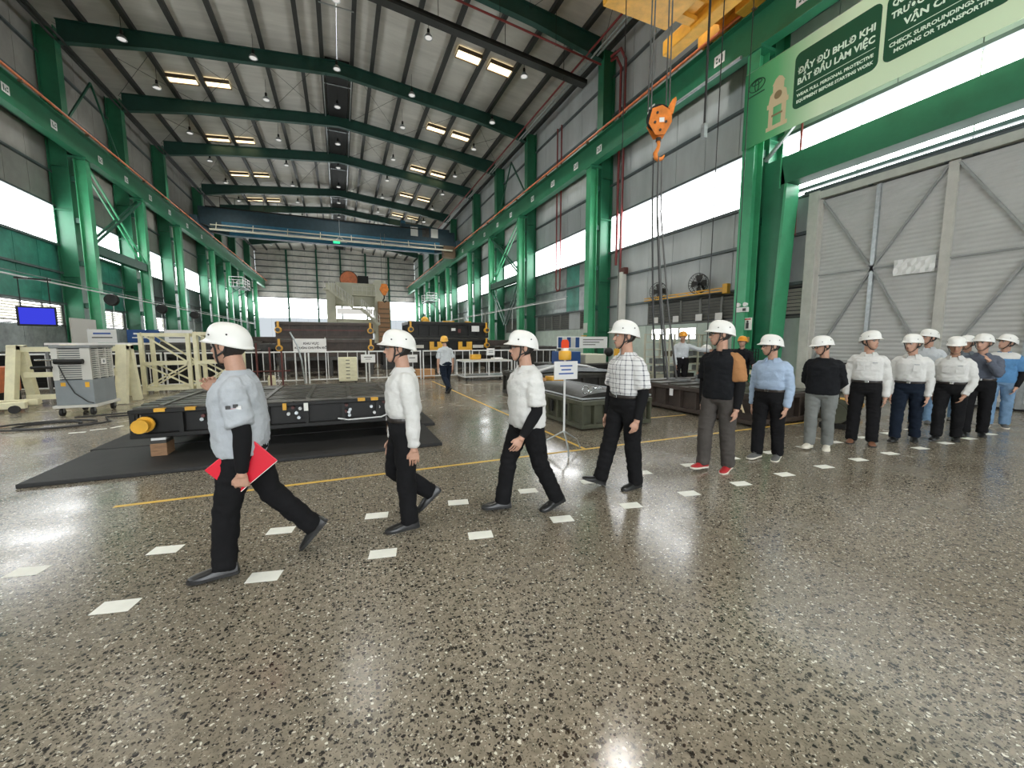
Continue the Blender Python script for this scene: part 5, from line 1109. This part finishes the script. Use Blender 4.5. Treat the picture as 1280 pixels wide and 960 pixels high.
    Sh.loft([superring(T(h, fo), f, l, rf*H*g, rl*H*g, 24, 2.4) for h, fo, rf, rl in sr])
    Sl = MB() if sleeve_mat else Sh
    for sd in (1, -1):
        sh, e, w, fd = arms[sd]; gg = .5+.5*g; tgt = Sl if (sleeve_mat and (brown is None or brown == sd)) else Sh
        if sleeve == 'long': tgt.tube([T(.262, -.003, sd*.05), T(.258, -.003, sd*.085), sh.lerp(e, .10), sh.lerp(e, .4), sh.lerp(e, .85), e, e.lerp(w, .4), e.lerp(w, .8), e.lerp(w, .97)], [.026*H, .031*H*gg, .035*H*gg, .035*H*gg, .032*H, .032*H, .030*H, .027*H, .024*H], 14)
        else: tgt.tube([T(.262, -.003, sd*.05), T(.258, -.003, sd*.085), sh.lerp(e, .10), sh.lerp(e, .4), sh.lerp(e, .82)], [.028*H, .033*H*gg, .039*H*gg, .041*H*gg, .043*H*gg], 14)
    # ---------------- trousers
    Tr = MB()
    Tr.loft([superring(T(h, fo), f, l, rf*H*g, rl*H*g, 22, 2.4) for h, fo, rf, rl in ((-.062, 0, .04, .07), (-.04, 0, .064, .098), (0, -.004, .076, .104), (.035, -.003, .074, .1), (.06, 0, .073+bl*.3, .098))])
    for sd in (1, -1):
        hip, k, a, M = legs[sd]; q = hip+V((0, sd*.004*H, 0)); fz = .5+.5*g
        Tr.tube([q+V((0, 0, .05)), q, q.lerp(k, .45), k.lerp(q, .12), k, k.lerp(a, .3), k.lerp(a, .7), k.lerp(a, 1.07)], [.052*H, .057*H*fz, .052*H*fz, .045*H, .044*H, .043*H, .040*H, .040*H], 14)
    vb = .0052 if near else .009
    jobs = [('body', B, vb, 2, .35 if near else .45), ('shirt', Sh, .012, 4, .8), ('trousers', Tr, .012, 4, .8)]
    if sleeve_mat: jobs.append(('sleeve', Sl, .012, 4, .8))
    mes = remesh(jobs); seed = len(PEOPLE)*3.7
    # eye sockets and brow on the finished head surface
    me = mes[0]; n = len(me.vertices); co = np.empty(n*3); me.vertices.foreach_get('co', co); co = co.reshape(-1, 3)
    Hi = np.array(HM.inverted()); lc = co @ Hi[:3, :3].T+Hi[:3, 3]; Hr = np.array(HM.to_3x3())
    for sd in (1, -1):
        d2_ = ((lc[:, 1]-sd*.031)/.019)**2+((lc[:, 2]-.112)/.012)**2; w_ = np.exp(-d2_)*(lc[:, 0] > .04)
        co += (w_*-.009)[:, None]*Hr[:, 0][None, :]
        d3 = ((lc[:, 1]-sd*.030)/.024)**2+((lc[:, 2]-.132)/.009)**2; w_ = np.exp(-d3)*(lc[:, 0] > .04); co += (w_*.004)[:, None]*Hr[:, 0][None, :]
    me.vertices.foreach_set('co', co.ravel()); me.update()
    for m_, amp in zip(mes[1:], (.009, .0085, .008)): wrinkle(m_, amp, (9, 9, 17), seed); wrinkle(m_, amp*.45, (22, 22, 30), seed+9)
    for m_ in mes: smooth_me(m_, 80)
    body = link('body', mes[0], skin, root)
    shirt_o = link('shirt', mes[1], shirt, root); tr_o = link('trousers', mes[2], trousers, root)
    if sleeve_mat: link('sleeve', mes[3], sleeve_mat, shirt_o)
    # ---------------- extras on clothing
    if collar:
        cb = []
        for k in range(17):
            t = rad(28+k*(304/16)); c0 = T(.296, -.005); rr0 = .041*H
            p0 = c0+f*math.cos(t)*rr0*1.02+l*math.sin(t)*rr0*1.12; p1 = p0+s*.030-(f*math.cos(t)+l*math.sin(t))*.006; p2 = p0+(f*math.cos(t)+l*math.sin(t))*.032-s*.006
            if math.cos(t) > .55: p2 += f*.022-s*.030
            cb.append([p0, p1, p1+(f*math.cos(t)+l*math.sin(t))*.008+s*.002, p2])
        MB().loft(cb).build('collar', shirt, shirt_o, True)
        MB().loft([[T(h, rf)+l*w_ for w_ in (-.016, .016)]+[T(h, rf-.006)+l*w_ for w_ in (.016, -.016)] for h, rf in [(hh, (.0745+bl*.8 if hh < .18 else .0765)*g+.001) for hh in (.08, .12, .15, .18, .21, .235)]+[(.265, .068*g)]]).build('placket', shirt, shirt_o)
    if pocket:
        for yy in (-1, 1): MB().bevbox(-.004, .004, -.045, .045, -.05, .05, .003).xf(Matrix.Translation(T(.185, (.0765+bl*.5)*g-.003, yy*.045)) @ Matrix.Rotation(rad(yy*14), 4, 'Z')).build('pocket', shirt, shirt_o)
        MB().bevbox(-.002, .002, -.03, .03, -.004, .004, .001).xf(Matrix.Translation(T(.222, .079*g, .045)) @ Matrix.Rotation(rad(14), 4, 'Z')).build('name_mark', 'shirt_slate', shirt_o)
    if tucked:
        MB().tube(superring(T(.055, 0), f, l, (.078+bl*.35)*H*g, .1035*H*g, 28, 2.4), [(.006, .019)]*28, 6, True, hint=s).build('belt', 'belt', tr_o); 
        MB().bevbox(-.004, .004, -.024, .024, -.016, .016, .003).xf(Matrix.Translation(T(.055, (.078+bl*.35)*g+.003)) @ Matrix.Rotation(rad(lean), 4, 'Y')).build('buckle', 'chrome', tr_o)
    for sd in cover:
        sh, e, w, fd = arms[sd]; a0 = .6 if sleeve == 'short' else .0
        mb = MB().tube([sh.lerp(e, a0), sh.lerp(e, .85), e, e.lerp(w, .3), e.lerp(w, .75), e.lerp(w, 1.0)], [.034*H, .032*H, .031*H, .031*H, .025*H, .021*H], 14)
        cm_ = remesh([('arm_cover', mb, .009, 2, .8)])[0]; smooth_me(cm_, 80); link('arm_cover', cm_, 'arm_cover', root)
    if watch:
        sh, e, w, fd = arms[watch]; p = e.lerp(w, .96); q = fd.orthogonal().normalized(); q2 = fd.cross(q)
        MB().tube([p+q*math.cos(2*PI*k/14)*.034+q2*math.sin(2*PI*k/14)*.030 for k in range(14)], [(.004, .010)]*14, 6, True, hint=fd).build('watch', 'black_metal', root)
    # shoes
    for sd in (1, -1):
        M = legs[sd][3]
        def ring(xx, w_, h_, lift=.018): 
            pts = []
            for k in range(14):
                t = 2*PI*k/14; yy = w_*math.copysign(abs(math.cos(t))**.8, math.cos(t)); zz = math.sin(t); pts.append(M @ V((xx, yy, lift+(h_-lift)*zz if zz > 0 else lift+.0*zz-.004)))
            return pts
        prof = [(-.082, .018, .045), (-.076, .032, .075), (-.045, .037, .092), (-.005, .037, .095), (.03, .039, .085), (.07, .043, .068), (.115, .047, .056), (.155, .044, .047), (.187, .033, .038), (.203, .014, .028)]
        sh_o = MB().loft([ring(*q) for q in prof]).build('shoe', shoe, root, True)
        out = [(-.085, .02), (-.078, .035), (-.045, .041), (.0, .039), (.05, .041), (.115, .050), (.16, .047), (.192, .035), (.208, .015)]
        poly = [V((a_, b_, 0)) for a_, b_ in out]+[V((a_, -b_, 0)) for a_, b_ in reversed(out)]
        MB().loft([[M @ p for p in poly], [M @ (p+V((0, 0, .02))) for p in poly]]).build('sole', sole or 'shoe_sole_dark', sh_o)
        if near: MB().tube([M @ V((.03, -.03, .082)), M @ V((.045, 0, .092)), M @ V((.03, .03, .082))], .005, 5).tube([M @ V((.055, -.03, .072)), M @ V((.07, 0, .082)), M @ V((.055, .03, .072))], .005, 5).build('lace', shoe if shoe != 'shoe_red' else 'shoe_white', sh_o)
    # ---------------- head things
    hair = []
    for zz in (.028, .045, .065, .09, .115, .14, .16):
        cx, rx_, ry_ = headp(zz); a0 = 112 if zz < .06 else (100 if zz < .085 else 82)
        ang = [rad(a0+(360-2*a0)*k/14) for k in range(15)]; oo = .009 if zz > .04 else .004
        hair.append([hp(cx+(rx_+oo)*math.cos(t), (ry_+oo)*math.sin(t), zz) for t in ang]+[hp(cx+(rx_-.012)*math.cos(t), (ry_-.012)*math.sin(t), zz) for t in reversed(ang)])
    MB().loft(hair).build('hair', 'hair', root, True)
    for sd in (1, -1):
        ey = MB().sphere((0, 0, 0), .0125, 12, 8).xf(HM @ Matrix.Translation((.0805, sd*.031, .112))).build('eye', 'eye_white', root, True)
        MB().sphere((0, 0, 0), (.003, .006, .006), 10, 6).xf(HM @ Matrix.Translation((.0915, sd*.031, .112))).build('iris', 'iris', ey, True)
        MB().tube([hp(.098, sd*.014, .128), hp(.099, sd*.03, .132), hp(.086, sd*.05, .126)], [(.003, .004), (.004, .005), (.002, .003)], 6).build('eyebrow', 'hair', root)
    MB().loft([superring(hp(.0905, 0, zz), hx, hy, d_*.9, w_, 10) for zz, d_, w_ in ((.037, .004, .012), (.0405, .0135, .021), (.0445, .0125, .023), (.049, .0135, .019), (.052, .004, .010))]).build('lips', 'lip', root, True)
    if glasses:
        gm = MB()
        for sd in (1, -1):
            gm.tube([hp(.108+(-.012 if abs(t_) > .9 else 0)*0-.25*max(0, abs(y_)-.035), sd*.033+0*y_+sd*y2, .110+z2) for t_, y_, y2, z2 in [(0, 0, .024*math.cos(2*PI*k/14), .018*math.sin(2*PI*k/14)) for k in range(14)]], .0035, 5, True)
            gm.tube([hp(.104, sd*.056, .114), hp(.05, sd*.078, .116), hp(-.01, sd*.082, .112)], .0035, 5)
        gm.tube([hp(.108, -.009, .114), hp(.111, 0, .116), hp(.108, .009, .114)], .0035, 5)
        gm.build('glasses', 'black_metal', root)
    if helmet:
        rz = .126; rings = []; nA = 28
        def hring(rx_, ry_, zz, brim=0, peak=0):
            out = []
            for k in range(nA):
                t = 2*PI*k/nA; c_ = math.cos(t); ex = brim+peak*max(0, c_)**2.2
                out.append(hp(-.006+(rx_+ex)*c_, (ry_+ex*.8)*math.sin(t), zz-.10*ex+(rx_/.13)*(.022*min(0, c_)*(1 if zz < .15 else .4)+.014*c_+.006*max(0, c_)**2)))
            return out
        rings.append(hring(.09, .07, rz+.012)); rings.append(hring(.122, .098, rz-.004, .003, .022)); rings.append(hring(.128, .103, rz-.008, .006, .036)); rings.append(hring(.130, .105, rz-.003, .007, .038)); rings.append(hring(.130, .105, rz+.006, .0, .012)); rings.append(hring(.130, .105, rz+.018))
        for j in range(1, 9):
            t = rad(90*j/8.3); q = math.cos(t)**.74; rings.append(hring(.129*q, .104*q, rz+.018+.110*math.sin(t)))
        he = MB().loft(rings).build('helmet', helmet, root, True)
        for sd in (1, -1):
            for xx in (.055, -.055): MB().sphere((0, 0, 0), (.006, .004, .006), 8, 6).xf(HM @ Matrix.Translation((xx, sd*.094, rz+.05))).build('vent', 'strap', he)
        MB().tube([hp(.035, .092, rz), hp(.03, .083, .09), hp(.038, .066, .035), hp(.052, .035, -.002), hp(.058, 0, -.012), hp(.052, -.035, -.002), hp(.038, -.066, .035), hp(.03, -.083, .09), hp(.035, -.092, rz)], [(.003, .008)]*9, 6, hint=hx).build('chin_strap', 'strap', he)
        MB().tube([hp(-.05, .092, rz), hp(-.025, .085, .075), hp(.034, .069, .045)], [(.003, .007)]*3, 6).build('side_strap', 'strap', he); MB().tube([hp(-.05, -.092, rz), hp(-.025, -.085, .075), hp(.034, -.069, .045)], [(.003, .007)]*3, 6).build('side_strap', 'strap', he)
    PEOPLE.append(root)
    return dict(root=root, arms=arms, T=T, f=f, l=l, s=s, shirt=shirt_o, M=Matrix.Translation((x, y, z)) @ Matrix.Rotation(rad(heading), 4, 'Z'))
D = ((.08, .10, -1), (.12, .02, -1))          # relaxed hanging arm
ST = ((.0, 0, -1), (-.03, 0, -1), 0)          # straight leg
G1 = 'visitors walking in file'
# ---- the file of visitors, front to back
p1 = person('man in pale grey short-sleeved shirt and white helmet carrying a red folder', -.66, 3.25, 180, 1.74, lean=1, hyaw=-24, L=((.24, .02, -1), (.10, 0, -1), 0), R=((-.36, .0, -1), (-.66, 0, -.76), -48), aL=((-.16, .20, -1), (.10, -.05, -1)), aR=((.20, .15, -.93), (.42, -.20, 1.0)), shirt='shirt_grey', sleeve='short', cover=(1, -1), tucked=False, g=1.13, belly=.012, curl=(50, 30), group=G1)
so = p1['shirt']; T, f, l, s = p1['T'], p1['f'], p1['l'], p1['s']; sh, e, w, fd = p1['arms'][1]
pc = sh.lerp(e, .42)+l*.078
for i, (m_, dx, dz) in enumerate((('text_black', -.028, .012), ('red_paint', 0, -.006), ('white_flat', .028, .008), ('text_black', .012, .02))): MB().bevbox(-.014, .014, -.004, .004, -.011, .011, .002).xf(Matrix.Translation(pc+Vector((-dx, 0, dz)))).build('sleeve_patch', m_, so)
fo = MB().bevbox(-.165, .165, -.006, .006, -.125, .125, .004)
wl = p1['M'] @ (w+fd*.075+l*(-.045)+Vector((.0, 0, .11)))
fob = thing('red_folder', 'bright red folder held under the arm of the grey-shirted man', 'folder', wl, 0); fob.rotation_euler = (math.radians(4), math.radians(-40), math.radians(-4))
fo.build('cover', 'folder_red', fob); MB().box(-.16, .16, -.0035, .0035, -.128, .12).build('pages', 'paper', fob)
person('man in white long-sleeved shirt and slip-on shoes walking second in file', .47, 3.48, 180, 1.71, lean=0, hyaw=-6, L=((.02, 0, -1), (-.05, 0, -1), 0), R=((.22, .02, -1), (-.80, 0, -.62), -42), aL=((-.12, .12, -1), (-.02, .0, -1)), aR=((.12, .12, -1), (.2, 0, -1)), shirt='shirt_white', belly=.010, glasses=True, group=G1)
person('man in white short-sleeved shirt with black arm covers and watch, third in file', 1.58, 3.36, 180, 1.73, lean=2, hyaw=-14, R=((.39, 0, -1), (.16, 0, -1), 2), L=((-.24, 0, -1), (-.46, 0, -.9), -14), aL=((.02, .15, -1), (.60, -.02, -.85)), aR=((-.2, .1, -1), (.0, 0, -1)), sleeve='short', cover=(1, -1), g=1.10, belly=.008, watch=1, glasses=True, tucked=False, group=G1)
person('tall man in checked short-sleeved shirt with black arm covers, fourth in file', 2.84, 3.50, 182, 1.85, lean=1, hyaw=-22, R=((.30, 0, -1), (.30, 0, -1), 20), L=((-.06, 0, -1), (-.14, 0, -1), 0), aL=((-.08, .14, -1), (.26, -.04, -1)), aR=((.1, .1, -1), (.2, 0, -1)), shirt='shirt_check', sleeve='short', cover=(1, -1), group=G1)
p5 = person('man in black polo with a tan shoulder panel, grey trousers and red shoes', 4.27, 3.50, 192, 1.86, lean=2, hyaw=-48, R=((.24, .02, -1), (.05, 0, -1), 4), L=((-.02, .02, -1), (-.16, 0, -1), -8), aL=((.05, .16, -1), (.14, -.04, -1)), aR=((-.1, .12, -1), (.1, 0, -1)), shirt='shirt_black', sleeve='short', sleeve_mat='sleeve_brown', brown=1, cover=(1, -1), tucked=False, trousers='trousers_charcoal', shoe='shoe_red', sole='shoe_white', glasses=True, group=G1)
person('man in light blue long-sleeved shirt and black trousers looking aside', 5.32, 3.58, 194, 1.70, lean=2, hyaw=-50, hpitch=4, R=((.16, .02, -1), (.02, 0, -1), 0), L=((-.06, .03, -1), (-.2, 0, -1), -6), aL=((.0, .18, -1), (.18, -.06, -1)), aR=((-.05, .15, -1), (.1, 0, -1)), shirt='shirt_lightblue', g=1.06, shoe='shoe_grey', sole='shoe_white', glasses=True, group=G1)
person('man in black v-neck top, grey trousers and white shoes with hands behind', 6.52, 3.62, 200, 1.69, lean=4, hyaw=-48, hpitch=14, R=((.16, .02, -1), (.0, 0, -1), 2), L=((-.02, .02, -1), (-.2, 0, -1), -10), aL=((-.35, .22, -1), (-.25, -.75, -.85)), aR=((-.35, .22, -1), (-.25, -.75, -.7)), shirt='shirt_black', tucked=False, trousers='trousers_grey', shoe='shoe_white', sole='shoe_white', g=1.10, collar=False, glasses=True, group=G1)
person('man in white shirt and brown shoes turning his head to the right', 7.50, 3.55, 205, 1.78, lean=0, hyaw=48, L=((.05, .05, -1), (-.02, .02, -1), 0), R=((.0, .05, -1), (-.02, .02, -1), 0), aL=((.03, .17, -1), (.12, .0, -1)), aR=((.0, .15, -1), (.1, .0, -1)), shoe='shoe_tan', watch=1, near=False, pocket=True, group=G1)
person('man in white shirt and navy trousers striding, left of the two nearest behind', 8.30, 3.36, 196, 1.73, lean=2, hyaw=-26, hpitch=4, L=((-.14, .02, -1), (-.3, 0, -1), -10), R=((.24, .02, -1), (.06, 0, -1), 0), aL=((.02, .16, -1), (.12, -.02, -1)), aR=((.1, .1, -1), (.2, 0, -1)), trousers='trousers_navy', near=False, pocket=True, g=1.05, group=G1)
person('tall man in white and blue uniform top seen between two white shirts', 10.55, 4.05, 196, 1.86, hyaw=-48, hpitch=-2, L=ST, R=((.1, 0, -1), (0, 0, -1), 0), aL=D, aR=D, shirt='shirt_pale', trousers='trousers_jeans', shoe='shoe_grey', near=False, group=G1)
person('man in white shirt looking down, striding with his hand before him', 9.05, 3.14, 196, 1.70, lean=4, hyaw=4, hpitch=12, L=((-.04, .03, -1), (-.2, 0, -1), -4), R=((.34, .04, -1), (.1, 0, -1), 0), aL=((.05, .2, -1), (.45, -.35, -1)), aR=((-.1, .1, -1), (.1, 0, -1)), trousers='trousers_black', near=False, pocket=True, skin='skin_tan', group=G1)
person('man in slate grey shirt mostly hidden behind the one covering his mouth', 11.55, 3.85, 196, 1.74, hyaw=-30, L=ST, R=((.12, 0, -1), (0, 0, -1), 0), aL=D, aR=D, shirt='shirt_slate', trousers='trousers_jeans', shoe='shoe_grey', near=False, group=G1)
person('man in dark grey shirt raising a hand to his mouth', 9.92, 3.12, 198, 1.74, hyaw=-28, L=((-.05, .02, -1), (-.14, 0, -1), -4), R=((.22, .03, -1), (.08, 0, -1), 0), aL=((.55, .10, -.75), (.22, -.55, 1.0)), aR=((0, .1, -1), (.1, 0, -1)), shirt='shirt_slate_dark', g=1.05, near=False, group=G1)
p14 = person('man in blue uniform with white yoke and jeans at the right end', 11.30, 3.28, 200, 1.74, lean=0, hyaw=-55, hpitch=-12, L=((-.02, .04, -1), (-.12, 0, -1), -4), R=((.12, .03, -1), (0, 0, -1), 0), aL=((.02, .24, -1), (.30, -.25, -1)), aR=((0, .12, -1), (.1, 0, -1)), shirt='shirt_blue', sleeve='short', cover=(1, -1), tucked=False, trousers='trousers_jeans', shoe='shoe_grey', sole='shoe_white', near=False, group=G1)
T, f, l, s = p14['T'], p14['f'], p14['l'], p14['s']; H_ = 1.74
yk = remesh([('yoke', MB().loft([superring(T(h, fo), f, l, rf*H_, rl*H_, 24, 2.4) for h, fo, rf, rl in ((.235, .004, .0785, .112), (.272, -.001, .068, .1185), (.292, -.006, .056, .101), (.308, -.007, .046, .072))]), .012, 4, .8)])[0]; smooth_me(yk, 80); link('yoke', yk, 'shirt_white', p14['shirt'])
# ---- workers
pw = person('worker in grey shirt and yellow helmet walking away down the aisle', 2.95, 12.2, 105, 1.80, lean=3, hyaw=-30, L=((-.24, .02, -1), (-.75, 0, -.7), -45), R=((.14, .02, -1), (-.04, 0, -1), 0), aL=((.1, .15, -1), (.2, -.02, -1)), aR=((-.12, .15, -1), (.1, 0, -1)), shirt='shirt_pale', sleeve='short', tucked=False, trousers='trousers_navy', helmet='helmet_yellow', near=False, g=1.04)
person('worker in grey shirt and orange helmet reaching out at the parts rack', 9.3, 9.0, 238, 1.80, z=.125, hyaw=-5, hpitch=8, L=ST, R=((.05, .06, -1), (-.02, 0, -1), 0), aL=((.35, 1, -.35), (.35, 1, -.10)), aR=((.1, .12, -1), (.4, -.1, -1)), shirt='shirt_pale', helmet='helmet_orange', near=False, tucked=True)
person('worker in white cap bending over the brown die', 10.3, 8.45, 150, 1.70, lean=42, hpitch=20, L=((.1, .08, -1), (-.1, 0, -1), 0), R=((.02, .05, -1), (-.15, 0, -1), 0), aL=((.75, .1, -.7), (.9, -.1, -.4)), aR=((.8, .1, -.5), (.95, 0, -.1)), shirt='shirt_pale', near=False, trousers='trousers_grey')
person('worker in black and orange helmet standing behind the tan-sleeved man', 9.75, 7.4, 215, 1.76, hyaw=-10, L=ST, R=ST, aL=((.5, .25, -.8), (.9, .1, -.2)), aR=D, shirt='shirt_black', helmet='helmet_orange', near=False, tucked=False)
